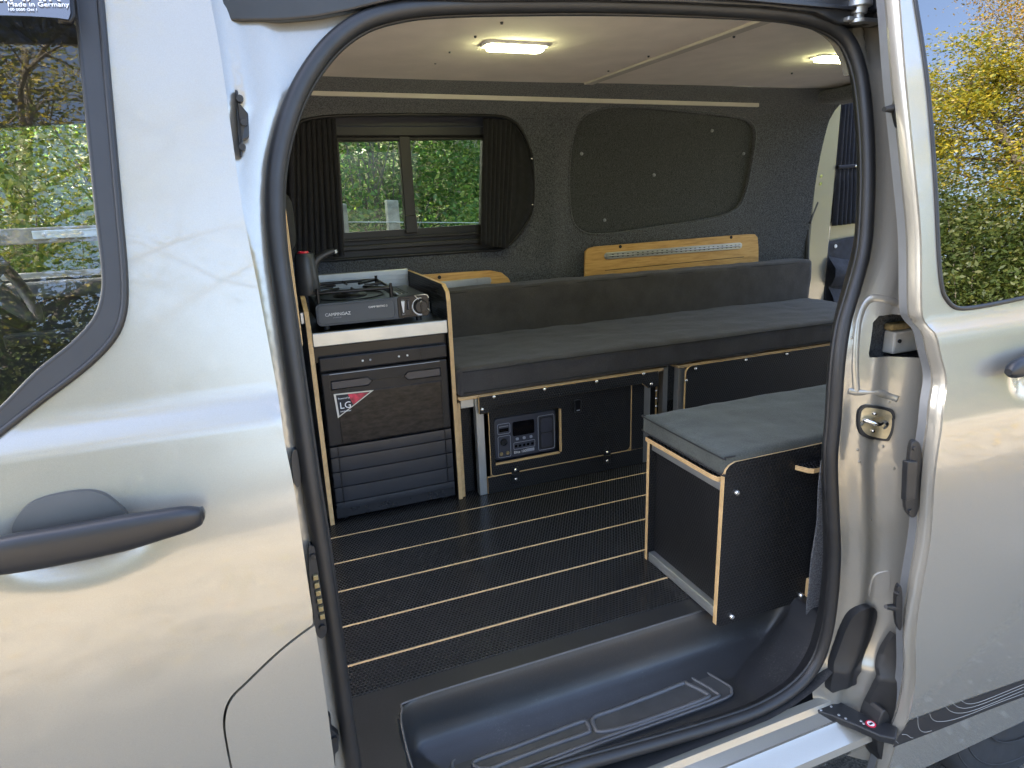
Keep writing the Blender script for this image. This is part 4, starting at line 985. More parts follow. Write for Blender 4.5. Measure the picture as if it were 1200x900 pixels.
for i in range(4): box('cover_vent', kx+.016+i*.011, kx+.020+i*.011, SY+.06, SY+.24, sz1+.001, sz1+.0035, 'alu_dark' if i == 0 else 'iron', SV, 0)
cpn = MB().prism([(a, SY-.002, b) for a, b in rrect(kx+.004, sx1, sz0+.002, sz1+.001, [.012, .008, .006, .012])], (0, .016, 0)).build('control_panel', 'stove_black', SV, bevel=.002)
MB().tube([(a, SY-.002, b) for a, b in rrect(kx+.06, sx1-.001, sz0+.004, sz1+.001, [.012, 0, 0, .012])[:7]+[(sx1-.001, sz0+.02)]], .0017, 6).build('panel_trim', 'tape_cream', cpn, 179)
kc = (kx+.077, SY-.003, (sz0+sz1)/2)
MB().lathe([(0, -.014), (.019, -.014), (.021, -.011), (.0225, 0)], kc, 28, 'y').build('knob', 'iron', cpn, 40)
MB().tube([(kc[0]+.0265*math.cos(a), SY-.0032, kc[2]+.0265*math.sin(a)) for a in np.linspace(R(80), R(275), 20)], np.linspace(.0008, .0028, 20).tolist(), 6).build('flame_scale', 'white_print', cpn, 179)
box('knob_grip', kc[0]-.003, kc[0]+.003, SY-.020, SY-.015, kc[2]-.018, kc[2]+.018, 'stove_black', cpn, .001)
text('0', .014, (kc[0]-.004, SY-.0185, kc[2]+.010), (1, 0, 0), (0, 0, 1), 'white_print', cpn)
box('lever_slot', kx+.012, kx+.046, SY-.0045, SY-.001, sz0+.008, sz1-.006, 'iron', cpn, .002)
box('lever', kx+.033, kx+.041, SY-.010, SY-.003, sz0+.028, sz1-.012, 'recess_navy', cpn, .002)
MB().prism([(kx+.015, SY-.0052, sz1-.014), (kx+.026, SY-.0052, sz1-.014), (kx+.022, SY-.0052, sz0+.02), (kx+.019, SY-.0052, sz0+.02)], (0, .001, 0)).build('gauge_mark', 'white_print', cpn)
for s_, z_ in (('OFF', sz0+.012), ('ON', sz1-.013)): text(s_, .006, (kx+.015, SY-.0052, z_), (1, 0, 0), (0, 0, 1), 'grey_print', cpn)
text('ignition', .0055, (kc[0]-.012, SY-.0034, sz0+.005), (1, 0, 0), (0, 0, 1), 'grey_print', cpn)
text('CAMPINGAZ', .0135, (sx0+.026, SY-.0012, sz0+.030), (1, 0, 0), (0, 0, 1), 'white_print', SV)
text('portable gas', .005, (sx0+.05, SY-.0012, sz0+.023), (1, 0, 0), (0, 0, 1), 'grey_print', SV)
text('CAMP BISTRO 3', .0085, (kx-.088, SY-.0012, sz0+.044), (1, 0, 0), (0, 0, 1), 'white_print', SV)
bc = (sx0+.125, SY+.14)
MB().lathe([(.055, 0), (.055, .004), (.045, .010), (.030, .010), (.028, .018), (.02, .02), (0, .02)], (bc[0], bc[1], sz1-.002), 32, 'z').build('burner', 'iron', SV, 40)
MB().lathe([(.105, .004), (.110, .004), (.110, 0), (.105, 0)], (bc[0], bc[1], sz1-.002), 40, 'z').build('drip_ring', 'iron', SV, 40)
pr = [(bc[0]+sx_*.112, bc[1]+sy_*.125, sz1+.030) for sx_, sy_ in ((-1, -1), (1, -1), (1, 1), (-1, 1))]
m = MB()
m.tube(resample(pr, .03), .005, 8, closed=True)
for q in pr: m.tube([q, (q[0], q[1], sz1-.006)], .006, 8)
for k in range(4):
    q0, q1 = np.array(pr[k]), np.array(pr[(k+1) % 4]); mid = (q0+q1)/2; c_ = np.array([*bc, sz1+.030])
    m.tube([q0, q0*.35+c_*.65], .0045, 8); m.tube([mid, mid*.45+c_*.55], .004, 8)
    m.tube([q0, q0+np.array([0, 0, .014])], .005, 8)
m.build('pan_support', 'iron', SV, 50)
for x in (sx0+.03, sx1-.03):
    for y in (SY+.03, SY+.26): MB().cyl((x, y, zt1), (x, y, sz0+.006), .010, n=12).build('foot', 'rubber', SV, 40)
# ---- water tap pump
ty = 1.22
tb0, tb1 = at_y(362, 345, ty), at_y(361, 295, ty)
TP = thing('water_tap', 'dark grey electric water tap with red button and curved spout beside the stove', 'tap', (tb0[0], ty, tb0[2]))
MB().lathe([(0, 0), (.037, 0), (.038, .006), (.036, .05), (.032, .11), (.0285, tb1[2]-tb0[2]-.012), (.026, tb1[2]-tb0[2]-.004), (0, tb1[2]-tb0[2]-.002)], (tb0[0], ty, tb0[2]), 28, 'z').build('body', 'tap_grey', TP, 40)
MB().lathe([(0, .007), (.015, .006), (.018, 0)], (tb0[0]-.002, ty, tb1[2]-.004), 20, 'z').build('button', 'red_plastic', TP, 40)
spt = smoothpath([at_y(u, v, ty+.0) for u, v in [(366, 325), (367.5, 312), (371, 305), (379, 299), (388, 295), (392, 293.5)]], 5)
MB().tube(spt, np.linspace(.016, .0085, len(spt)).tolist(), 12).build('spout', 'tap_grey', TP, 60)
q = spt[-1]; MB().cyl(q, q+np.array([.004, 0, -.008]), .007, n=12).build('nozzle', 'aluminium', TP, 40)
# ---- bench bed frame
BF = thing('bench_bed', 'black honeycomb plywood bench bed base on aluminium posts along the wall', 'bed', (1.55, 1.35, 0))
BY = 1.068                                  # front plane of the bed
hb = at_y(660, 449, BY)[2]; hb = .362
def bp(u, v, y=BY): return at_y(u, v, y)
x_l = bp(559, 463)[0]; x_m = bp(769, 434)[0]; x_n = bp(801, 430)[0]; x_e = 2.56
box('end_panel', BX1+.003, BX1+.015, BY+.02, 1.64, .001, hb-.014, 'ply_x', BF)
box('bed_board', BX1+.003, x_m+.03, BY-.006, 1.64, hb, hb+.012, 'ply_z', BF, .003)
box('bed_board', x_n-.028, x_e, BY-.006, 1.64, hb, hb+.012, 'ply_z', BF, .003)
def post(x, name='post', z1=None, y=BY+.004, wd=.028):
    z1 = hb-.004 if z1 is None else z1
    o = box(name, x, x+wd, y, y+.03, .001, z1, 'aluminium', BF, .002)
    for k in (.32, .66): box('post_slot', x+wd*k-.0018, x+wd*k+.0018, y-.0006, y+.004, .002, z1-.001, 'alu_dark', o, 0)
    return o
pl1 = bp(566, 560)[0]-.012; post(pl1)
pr1 = bp(758, 520)[0]-.014; post(pr1)
post(bp(797, 450)[0]-.004, y=BY+.006)
post(bp(789, 450)[0]-.012, y=BY+.05, wd=.022)
box('cross_rail', BX1+.016, pl1, BY+.02, BY+.05, hb-.036, hb-.004, 'aluminium', BF, .002)
box('cross_rail', pr1+.03, x_n, BY+.10, BY+.13, hb-.036, hb-.004, 'aluminium', BF, .002)
dv = bp(774, 460)[0]; box('divider_board', dv-.006, dv+.006, BY+.03, 1.62, .001, hb-.002, 'ply_x', BF)
box('dark_infill', BX1+.016, pl1-.002, BY+.055, BY+.067, .001, hb-.04, 'hex_front', BF)
# slotted strip between the two halves with three studs
box('slotted_strip', pr1+.030, dv-.007, BY+.022, BY+.028, .06, hb-.02, 'stove_black', BF)
for v in (458, 467, 476):
    p = bp(769, v, BY+.02); MB().lathe([(0, -.003), (.004, -.002), (.005, .001)], p, 10, 'y').build('stud', 'steel_bolt', BF, 179)
# fascia 1 (top strip with lugs), front frame, hatch
fz = bp(562, 484)[2]; fzr = bp(764, 456)[2]
f1 = [(x_l, fz), (x_l+.045, fz), (x_l+.070, fz+.020), (x_m-.070, fz+.020), (x_m-.045, fz), (x_m, fz), (x_m, hb+.008), (x_l, hb+.008)]
F1 = panel('fascia', [(a, BY-.018, b) for a, b in f1], (0, .012, 0), ['hex_front', 'ply_y'], BF, .0025)
box('fascia_top_edge', x_l+.004, x_m-.004, BY-.0165, BY-.0075, hb+.0085, hb+.0100, 'ply_y', F1, 0)
f2 = rrect(x_n, x_e, .002, hb+.008, [.004, .03, .004, .004])
F2 = panel('fascia', [(a, BY-.018, b) for a, b in f2], (0, .012, 0), ['hex_front', 'ply_y'], BF, .0015)
def bolt(u, v, y, parent, r=.0062):
    p = at_y(u, v, y); MB().lathe([(0, -.0045), (r*.6, -.004), (r*.95, -.002), (r, .001)], p, 14, 'y').build('bolt', 'steel_bolt', parent, 50)
for u, v in ((579, 465), (638, 456), (699, 447), (754, 438), (565, 480), (763, 450)): bolt(u, v, BY-.018, F1)
for u, v in ((815, 432), (874, 422), (922, 415), (804, 446)): bolt(u, v, BY-.018, F2)
HX0, HX1 = pl1+.030, pr1-.002
hx0, hx1 = bp(575, 520)[0], bp(739, 490)[0]; hz0, hz1 = bp(660, 542)[2], fz+.022
cx0, cx1 = bp(580, 520)[0], bp(658, 510)[0]; cz0, cz1 = bp(620, 538)[2], bp(620, 484)[2]
# frame around the hatch
panel('front_frame', [(HX0, BY, .002), (HX1, BY, .002), (HX1, BY, hz0-.003), (HX0, BY, hz0-.003)], (0, .012, 0), ['hex_front', 'ply_y'], BF)
panel('front_frame', [(hx1+.004, BY, hz0-.003), (HX1, BY, hz0-.003), (HX1, BY, hb-.004), (hx1+.004, BY, hb-.004)], (0, .012, 0), ['hex_front', 'ply_y'], BF)
hatch = sheet('hatch', rrect(hx0, hx1, hz0, hz1, [.012, .004, .012, .018]), [rrect(cx0, cx1, cz0, cz1, [.008, .008, .004, .012])], lambda a, b: (a, BY+.001, b), .04, 'hex_front', BF, rim=(0, .012, 0), smooth=30)
MB().tube([(a, BY+.003, b) for a, b in rrect(hx0-.002, hx1+.002, hz0-.0015, hz1, [.012, .004, .012, .018])], .0015, 6, closed=True).build('hatch_edge', 'ply_y', hatch, 179)
ce_ = rrect(cx0, cx1, cz0, cz1, [.008, .008, .004, .012])
me_ = [(a, b) for a, b in ce_ if b < cz0+.013 or a > cx1-.0005]
box('cutout_edge', cx0, cx1-.008, BY+.0005, BY+.012, cz0-.0005, cz0+.0042, 'ply_y', hatch, 0)
box('cutout_edge', cx1-.0042, cx1+.0005, BY+.0005, BY+.012, cz0+.006, cz1-.004, 'ply_y', hatch, 0)
lz = bp(677, 476)
lt = panel('hatch_latch', [(a, BY-.002, b) for a, b in rrect(lz[0]-.013, lz[0]+.013, lz[2]-.025, lz[2]+.025, .004)], (0, .004, 0), ['stove_black', 'fridge_navy'], hatch, .001)
MB().tube([(a, BY-.002, b) for a, b in rrect(lz[0]-.012, lz[0]+.012, lz[2]-.024, lz[2]+.024, .004)], .0010, 6, closed=True).build('latch_rim', 'fridge_navy', lt, 179)
box('latch_tab', lz[0]-.006, lz[0]+.007, BY-.004, BY-.001, lz[2]-.017, lz[2]-.013, 'grey_print', lt, .0008)
for u, v in ((604, 556), (711, 535)):
    p = bp(u, v); h_ = box('hinge', p[0]-.015, p[0]+.015, BY-.005, BY, p[2]-.028, p[2]+.030, 'fridge_black', hatch, .002)
    MB().cyl((p[0]-.015, BY-.005, p[2]+.003), (p[0]+.015, BY-.005, p[2]+.003), .0035, n=10).build('hinge_pin', 'iron', h_, 40)
    for dz in (-.016, .019): MB().lathe([(0, -.0035), (.004, -.003), (.0058, 0)], (p[0], BY-.005, p[2]+dz), 12, 'y').build('screw', 'steel_bolt', h_, 50)
# ---- power station behind the hatch cut-out
PY = BY+.022
def pp(u, v): return at_y(u, v, PY)
PS = thing('power_station', 'dark blue grey portable power station set in the bed hatch cut-out', 'battery', ((cx0+cx1)/2, 1.2, 0))
px0, px1 = cx0+.006, pp(656, 510)[0]-.014; pz0, pz1 = cz0+.006, cz1-.010
PBd = MB().prism([(a, PY, b) for a, b in rrect(px0, px1, pz0, pz1, .018)], (0, .18, 0)).build('body', 'station_body', PS, bevel=.006, seg=3)
box('rear_case', px0, cx1+.02, PY+.03, PY+.2, .002, pz1, 'station_body', PS, .01)
W_, H_ = px1-px0, pz1-pz0
def fr(a, b, c, d, mat, name, y=.0015, r=.006):
    return MB().prism([(i, PY-y, j) for i, j in rrect(px0+a*W_, px0+b*W_, pz0+c*H_, pz0+d*H_, r)], (0, y+.002, 0)).build(name, mat, PS, bevel=.0006)
def outline(a, b, c, d, r=.006):
    MB().tube([(i, PY-.0012, j) for i, j in rrect(px0+a*W_, px0+b*W_, pz0+c*H_, pz0+d*H_, r)], .0009, 6, closed=True).build('port_outline', 'grey_print', PS, 179)
fr(.29, .64, .52, .86, 'screen_black', 'screen')
outline(.055, .25, .62, .86); outline(.055, .25, .06, .57); outline(.30, .64, .20, .36, .003); outline(.70, .965, .07, .90)
fr(.72, .945, .10, .87, 'fridge_navy', 'socket_block', .0022)
fr(.74, .925, .50, .84, 'station_body', 'socket', .004, .01); fr(.74, .925, .13, .47, 'station_body', 'socket', .004, .01)
MB().lathe([(0, -.006), (.011, -.006), (.013, -.003), (.014, 0)], (px0+.15*W_, PY, pz0+.42*H_), 18, 'y').build('car_socket', 'fridge_black', PS, 40)
for a in (.10, .20): MB().lathe([(0, -.003), (.006, -.003), (.007, 0)], (px0+a*W_, PY, pz0+.15*H_), 14, 'y').build('round_port', 'gold_pin', PS, 40)
fr(.08, .225, .67, .75, 'screen_black', 'usb_slot', .002, .002); fr(.08, .225, .79, .80, 'grey_print', 'usb_mark', .002, 0)
for a in (.36, .47, .58): fr(a-.022, a+.022, .415, .475, 'grey_print', 'round_button', .003, .003)
for a in (.335, .40, .465, .53, .60): fr(a-.02, a+.02, .245, .30, 'screen_black', 'usb_port', .002, .001)
text('Elite 100', .0135, (px0+.30*W_, PY-.0018, pz0+.10*H_), (1, 0, 0), (0, 0, 1), 'white_print', PS)
fr(.50, .63, .095, .165, 'grey_print', 'name_badge', .0015, .001)
# ---- long bed cushion and backrest
MC = rbox(BX1+.004, x_e+.02, BY-.012, 1.60, hb+.014, .474, .017, (110, 40, 8), .004, .0055, 1.0, 9)
bed = weld(MC.build('bed_cushion', 'bed_fabric')); tag(bed, 'long charcoal fabric seat cushion lying on the bench bed', 'cushion')
for z_ in (.462, hb+.028):
    MB().tube([(x, BY-.0135+.002*noise.noise(Vector((x*5, z_, 1))), z_+.002*noise.noise(Vector((x*6, z_, 0)))) for x in np.linspace(BX1+.02, x_e, 60)], .0022, 6).build('seam', 'seam_thread', bed, 179)
MR = rbox(BX1+.006, x_e+.015, 1.545, 1.665, .462, .662, .015, (110, 8, 20), .0, .0055, 5.0, 8)
br = weld(MR.build('backrest_cushion', 'bed_fabric')); tag(br, 'long charcoal fabric backrest cushion standing against the wall', 'cushion')
MB().tube([(x, 1.548, .652+.002*noise.noise(Vector((x*6, 3, 0)))) for x in np.linspace(BX1+.03, x_e-.02, 60)], .0022, 6).build('seam', 'seam_thread', br, 179)
# ---- oak boards with rails on the wall
def oakboard(label, loop, rail, holes, groove, perf):
    y0 = 1.672
    L = [at_y(u, v, y0) for u, v in loop]; c_ = np.mean(np.array(L), axis=0)
    o = thing('oak_board', label, 'board', (c_[0], y0, .60))
    MB().prism(L, (0, .015, 0)).build('board', 'oak', o, bevel=.002)
    (u0, v0), (u1_, v1_) = rail; a, b = at_y(u0, v0, y0-.006), at_y(u1_, v1_, y0-.006)
    d = b-a; d /= np.linalg.norm(d); n2 = np.array([-d[2], 0, d[0]]); hw = .015
    lp_ = []
    for k in range(9):
        t = R(90+180*k/8); lp_.append(a+d*hw*math.cos(t)+n2*hw*math.sin(t))
    for k in range(9):
        t = R(-90+180*k/8); lp_.append(b+d*hw*math.cos(t)+n2*hw*math.sin(t))
    rl = MB().prism(lp_, (0, .007, 0)).build('rail', 'aluminium', o, bevel=.002)
    if perf:
        L_ = np.linalg.norm(b-a); nn = int(L_/.026)
        MB().tube([a+np.array([0, -.0005, 0]), b+np.array([0, -.0005, 0])], .0045, 6).build('rail_channel', 'alu_dark', rl, 179)
        for k in range(nn+1):
            p = a+d*(L_*k/nn)+np.array([0, -.001, 0]); MB().lathe([(0, -.0006), (.0072, -.0006), (.0074, .001)], p, 10, 'y').build('rail_hole', 'dash_dark', rl, 40)
        for p in (a, b): MB().lathe([(0, -.004), (.008, -.003), (.010, 0)], p-d*0, 12, 'y').build('rail_cap', 'alu_dark', rl, 40)
    else:
        pe_ = b-d*.05; MB().prism([pe_+n2*hw*.9-np.array([0, .003, 0]), pe_-n2*hw*.9-np.array([0, .003, 0]), b-n2*hw*.9+d*.01-np.array([0, .003, 0]), b+n2*hw*.9+d*.01-np.array([0, .003, 0])], (0, .004, 0)).build('end_clip', 'alu_dark', rl, bevel=.001)
    for u, v in holes:
        p = at_y(u, v, y0-.001); MB().lathe([(0, -.0005), (.0075, -.0005), (.0078, .002)], p, 14, 'y').build('bolt_hole', 'dark_void', o, 40)
    if groove:
        g0, g1 = at_y(*groove[0], y0-.0008), at_y(*groove[1], y0-.0008); MB().tube([g0, g1], .0012, 6).build('groove', 'dark_void', o, 179)
oakboard('long oak faced board with perforated lashing rail above the backrest', [(686, 331), (686, 310), (686.5, 295), (690, 291), (698, 289), (760, 284), (820, 279), (875, 274.5), (885, 274.5), (888, 278), (889, 290), (889, 320)], ((712, 300), (867, 288)), ((727, 289), (857, 278)), ((709, 317), (872, 301)), True)
oakboard('short oak faced board with plain rail end behind the kitchen cabinet', [(470, 352), (470, 326), (497, 322), (540, 319), (575, 317), (588, 319.5), (596, 326), (602, 338), (602, 350)], ((480, 338), (572, 329)), ((515, 325),), None, False)
# ---- seat box by the step
QB = thing('seat_box', 'black honeycomb plywood seat box with pale edges beside the entrance step', 'seat box', (1.15, .31, 0))
qx = .936; qy0, qy1 = .157, .462; qz = .414; qx2 = 1.62
nearl = [(qx, -.010), (qx+.012, -.018), (qx2, -.018), (qx2, qz), (qx+.028, qz), (qx+.012, qz-.006), (qx+.003, qz-.016), (qx, qz-.030)]
panel('side_panel', [(a, qy0, b) for a, b in nearl], (0, .014, 0), ['hex_front', 'ply_y'], QB)
panel('side_panel', [(a, qy1, b) for a, b in [(qx, .002), (qx2, .002), (qx2, .372), (qx, .372)]], (0, .013, 0), ['hex_front', 'ply_y'], QB)
panel('lid', [(a, b, .362) for a, b in [(qx-.006, qy1+.013), (qx-.006, qy0+.04), (qx-.002, qy0+.022), (qx+.010, qy0+.0145), (qx2, qy0+.0145), (qx2, qy1+.013)]], (0, 0, .013), ['hex_floor', 'ply_z'], QB)
panel('end_panel', [(qx+.022, qy0+.0145, .02), (qx+.022, qy1-.001, .02), (qx+.022, qy1-.001, .36), (qx+.022, qy0+.0145, .36)], (.012, 0, 0), ['hex_side', 'ply_x'], QB)
rl = box('floor_rail', qx+.004, qx+.034, qy0+.0145, qy1-.001, .001, .029, 'aluminium', QB, .002)
for k in (.36, .68): box('rail_slot', qx+.0034, qx+.007, qy0+.015, qy1-.002, .001+.028*k-.0015, .001+.028*k+.0015, 'alu_dark', rl, 0)
box('top_rail', qx+.006, qx+.022, qy0+.0145, qy1-.001, .338, .360, 'alu_dark', QB, .002)
for u, v in ((863, 577), (857, 722), (938, 697)): 
    p = at_y(u, v, qy0); bl = MB().lathe([(0, -.007), (.0045, -.007), (.006, -.0055), (.0065, 0)], p, 16, 'y').build('bolt', 'steel_bolt', QB, 40)
    MB().lathe([(0, -.0075), (.0028, -.0074), (.003, -.006)], p, 6, 'y').build('bolt_socket', 'alu_dark', bl, 40)
# seat tab
t_ = at_y(949, 553, qy0-.034)
panel('pull_tab', [(t_[0]-.012, qy0, t_[2]-.006), (t_[0], qy0-.028, t_[2]-.006), (t_[0]+.010, qy0-.036, t_[2]-.006), (t_[0]+.14, qy0-.036, t_[2]-.006), (t_[0]+.14, qy0, t_[2]-.006)], (0, 0, .013), ['hex_floor', 'ply_z'], QB)
p = at_y(947, 692, qy0-.01); box('end_batten', p[0]-.002, p[0]+.012, qy0-.012, qy0-.001, p[2]-.028, p[2]+.032, 'ply_x', QB)
cu = weld(rbox(qx-.006, qx2, qy0+.004, qy1+.03, .381, .431, .011, (60, 36, 8), .003, .0035, 9.0, 12).build('seat_cushion', 'seat_fabric'))
# near edge sits inside the raised side panel
tag(cu, 'green grey fabric cushion on top of the plywood seat box', 'cushion')
for z_, o_ in ((.427, .0005), (.387, .0005)):
    q_ = [(qx-.004+.012, qy1+.024), (qx-.006-o_, qy1+.012), (qx-.0065-o_, qy0+.022), (qx+.004, qy0+.0065-o_), (qx+.03, qy0+.0045-o_)]
    MB().tube(smoothpath([(a, b, z_) for a, b in q_], 5), .0020, 6).build('seam', 'seam_thread', cu, 179)
# ---- ceiling lamps
def lamp(u0, u1_, v0, v1_, label):
    a, b = at_z(u0, (v0+v1_)/2, CZ-.01), at_z(u1_, (v0+v1_)/2, CZ-.01); c_ = (a+b)/2; L_ = abs(b[0]-a[0])
    o = thing('ceiling_lamp', label, 'lamp', (c_[0], c_[1], CZ-.004))
    lp_ = rrect(c_[0]-L_/2-.012, c_[0]+L_/2+.012, c_[1]-.036, c_[1]+.036, .02)
    MB().prism([(p_[0], p_[1], CZ-.006) for p_ in lp_], (0, 0, .008)).build('housing', 'white_print', o, bevel=.001)
    lp_ = rrect(c_[0]-L_/2, c_[0]+L_/2, c_[1]-.026, c_[1]+.026, .018)
    MB().prism([(p_[0], p_[1], CZ-.016) for p_ in lp_], (0, 0, .010)).build('diffuser', 'lamp_glow', o, bevel=.003)
lamp(569, 638, 50, 64, 'lit oblong ceiling lamp above the kitchen end of the van')
lamp(954, 1000, 65, 75, 'lit oblong ceiling lamp above the rear end of the bed')
# ---- curtains
def curtain(name, mat, label, topa, topb, bota, botb, n, amp, fun, group=None, waist=None):
    """pleated cloth hung between two top points, gathered to two bottom points"""
    rows = []; nz = 26; nu = n*8
    ta, tb, ba, bb = [np.array(q, float) for q in (topa, topb, bota, botb)]
    for j in range(nz+1):
        t = j/nz; row = []
        for i in range(nu+1):
            s_ = i/nu; p = (ta+(tb-ta)*s_)*(1-t)+(ba+(bb-ba)*s_)*t
            ph = s_*n*2*math.pi+.8*noise.noise(Vector((s_*6, t*1.2, n)))
            am = amp*(.55+.45*t)*(1+.5*noise.noise(Vector((s_*9, t*2, n+3))))
            if waist: am *= 1-.6*math.exp(-((t-waist)/.05)**2)
            row.append(fun(p, am*math.sin(ph), am*.4*math.cos(ph*1.0+1), t))
        rows.append(row)
    o = MB().grid(rows).build(name, mat, None, 179)
    sd_ = o.modifiers.new('thickness', 'SOLIDIFY'); sd_.thickness = .0015
    tag(o, label, 'curtain', group); return o
cf = lambda p, d, e, t: (p[0]+e, p[1]-.012+d, p[2])
def wp(u, v): return at_y(u, v, 1.665)
curtain('window_curtain', 'curtain_black', 'black pleated curtain at the side window, gathered behind the water tap', wp(338, 142), wp(392, 139), wp(338, 306), wp(402, 300), 9, .011, cf)
curtain('window_curtain', 'curtain_black', 'black pleated curtain at the side window, gathered near the blank carpeted panel', wp(565, 138), wp(603, 142), wp(563, 287), wp(594, 291), 7, .010, cf)
wt = wp(603, 142); wpl = [wp(603, 144), wp(618, 165), wp(625, 190), wp(625, 242), wp(612, 270), wp(594, 291)]
MB().tube(smoothpath(wpl, 4), .004, 6).build('curtain_wire', 'stove_black', WN, 179)
# the slack cloth spread out to the frame
m = MB(); rows = []
for j in range(15):
    t = j/14; l_ = np.array(wp(600, 145))*(1-t)+np.array(wp(592, 288))*t
    q_ = smoothpath(wpl, 6); r_ = q_[int(t*(len(q_)-1))]
    rows.append([l_+(r_-l_)*k/10+np.array([0, .012+.004*math.sin(k*1.9+t*3), 0]) for k in range(11)])
m.grid(rows).build('slack_cloth', 'curtain_black', WN, 179)
for u, v in ((623, 186), (624, 240)): 
    p = at_y(u, v, 1.64); MB().lathe([(0, -.004), (.004, -.003), (.005, .001)], p, 10, 'y').build('stud', 'steel_bolt', WN, 179)
def rq(u, v): return at_y(u, v, 1.632)
cr_ = lambda p, d, e, t: (p[0]+e, p[1]-.006+d, p[2])
RC = curtain('rear_curtain', 'curtain_navy', 'navy pleated curtain tied back at the open rear door window', rq(986, 120), rq(1030, 112), rq(974, 265), rq(1030, 258), 11, .010, cr_, waist=.58)
p0, p1 = rq(980, 196), rq(1030, 193)
MB().tube([p0+np.array([-.004, -.014, 0]), (p0+p1)/2+np.array([0, -.02, .0]), p1+np.array([0, -.014, 0])], .009, 8).build('tie_band', 'curtain_navy', RC, 60)
p = rq(998, 195); MB().lathe([(0, -.003), (.006, -.002), (.007, 0)], p-np.array([0, .028, 0]), 10, 'y').build('snap_stud', 'chrome', RC, 40)
# storage pouch on the rear door
PO = thing('door_pouch', 'navy fabric storage pouch hanging on the open rear door', 'pouch', tuple(rq(990, 345)))
pl_ = [rq(u, v) for u, v in [(968, 292), (972, 284), (1000, 278), (1060, 270), (1060, 380), (966, 395)]]
MB().prism(pl_, (0, .02, 0)).build('backing', 'pouch_navy', PO, bevel=.003)
for k, (v0, v1_) in enumerate(((300, 335), (336, 380))):
    rows = []
    for j in range(9):
        t = j/8; row = []
        for i in range(13):
            s_ = i/12; p = rq(969+s_*70, v0+(v1_-v0)*t-s_*6); sag = .05*math.sin(math.pi*s_)*(1-t)**1.5
            row.append((p[0], p[1]-.010-.045*math.sin(math.pi*t*.9)-.012*noise.noise(Vector((s_*5, t*4, k))), p[2]-sag*.6))
        rows.append(row)
    MB().grid(rows).build('pocket', 'pouch_navy', PO, 179)
p = rq(978.5, 288.5); MB().lathe([(0, -.004), (.008, -.003), (.010, 0)], p-np.array([0, .004, 0]), 12, 'y').build('snap_stud', 'sticker_white', PO, 40)

# ================================================================== FENCE AND PLANTS BEYOND THE VAN
def leaves_mesh(name, pts, size, mat, shape='oval', up_bias=.3):
    """one small folded blade per point"""
    n = len(pts); P = np.array(pts)
    a = RNG.normal(size=(n, 3)); a[:, 2] *= .6; a /= np.linalg.norm(a, axis=1)[:, None]
    b = RNG.normal(size=(n, 3)); b[:, 2] += up_bias*2; b -= a*(a*b).sum(1)[:, None]; b /= np.linalg.norm(b, axis=1)[:, None]
    c = np.cross(a, b); L = size*(.6+.8*RNG.random(n))[:, None]; W = L*.62
    tip = P+a*L; base = P-a*L*.35; m1 = P+a*L*.25+c*W*.5+b*L*.10; m2 = P+a*L*.25-c*W*.5+b*L*.10
    V = np.stack([base, m1, tip, m2], 1).reshape(-1, 3); F = np.arange(4*n).reshape(n, 4)
    me = bpy.data.meshes.new(name); me.vertices.add(4*n); me.vertices.foreach_set('co', V.ravel().astype(np.float32))
    me.loops.add(4*n); me.loops.foreach_set('vertex_index', F.ravel().astype(np.int32))
    me.polygons.add(n); me.polygons.foreach_set('loop_start', np.arange(0, 4*n, 4, dtype=np.int32)); me.update(calc_edges=True)
    me.materials.append(MATS[mat]); return me
def bush(label, pos, rx, ry, h, n, size, mat, cat='bush', name='bush', group=None, clumps=26):
    o = thing(name, label, cat, pos, group)
    pos = np.array(pos); C_ = []
    for _ in range(clumps):
        d = RNG.normal(size=3); d /= np.linalg.norm(d); d[2] = abs(d[2]); r_ = .55+.45*RNG.random()
        C_.append(pos+np.array([d[0]*rx*r_, d[1]*ry*r_, h*(.12+.85*d[2]*r_)]))
    C_ = np.array(C_); k = RNG.integers(0, clumps, n)
    P = C_[k]+RNG.normal(size=(n, 3))*np.array([rx, ry, h])*.17
    P[:, 2] = np.maximum(P[:, 2], pos[2]+.02)
    link('foliage', leaves_mesh('foliage', P, size, mat), o)
    m = MB()
    for c in C_[::2]:
        b0 = pos+np.array([RNG.normal()*rx*.15, RNG.normal()*ry*.15, -.05]); mid = (b0+c)/2+RNG.normal(size=3)*.06
        m.tube(smoothpath([b0, mid, c], 3), np.linspace(.012, .004, 7).tolist(), 5)
    m.build('stems', 'bark', o, 179); return o
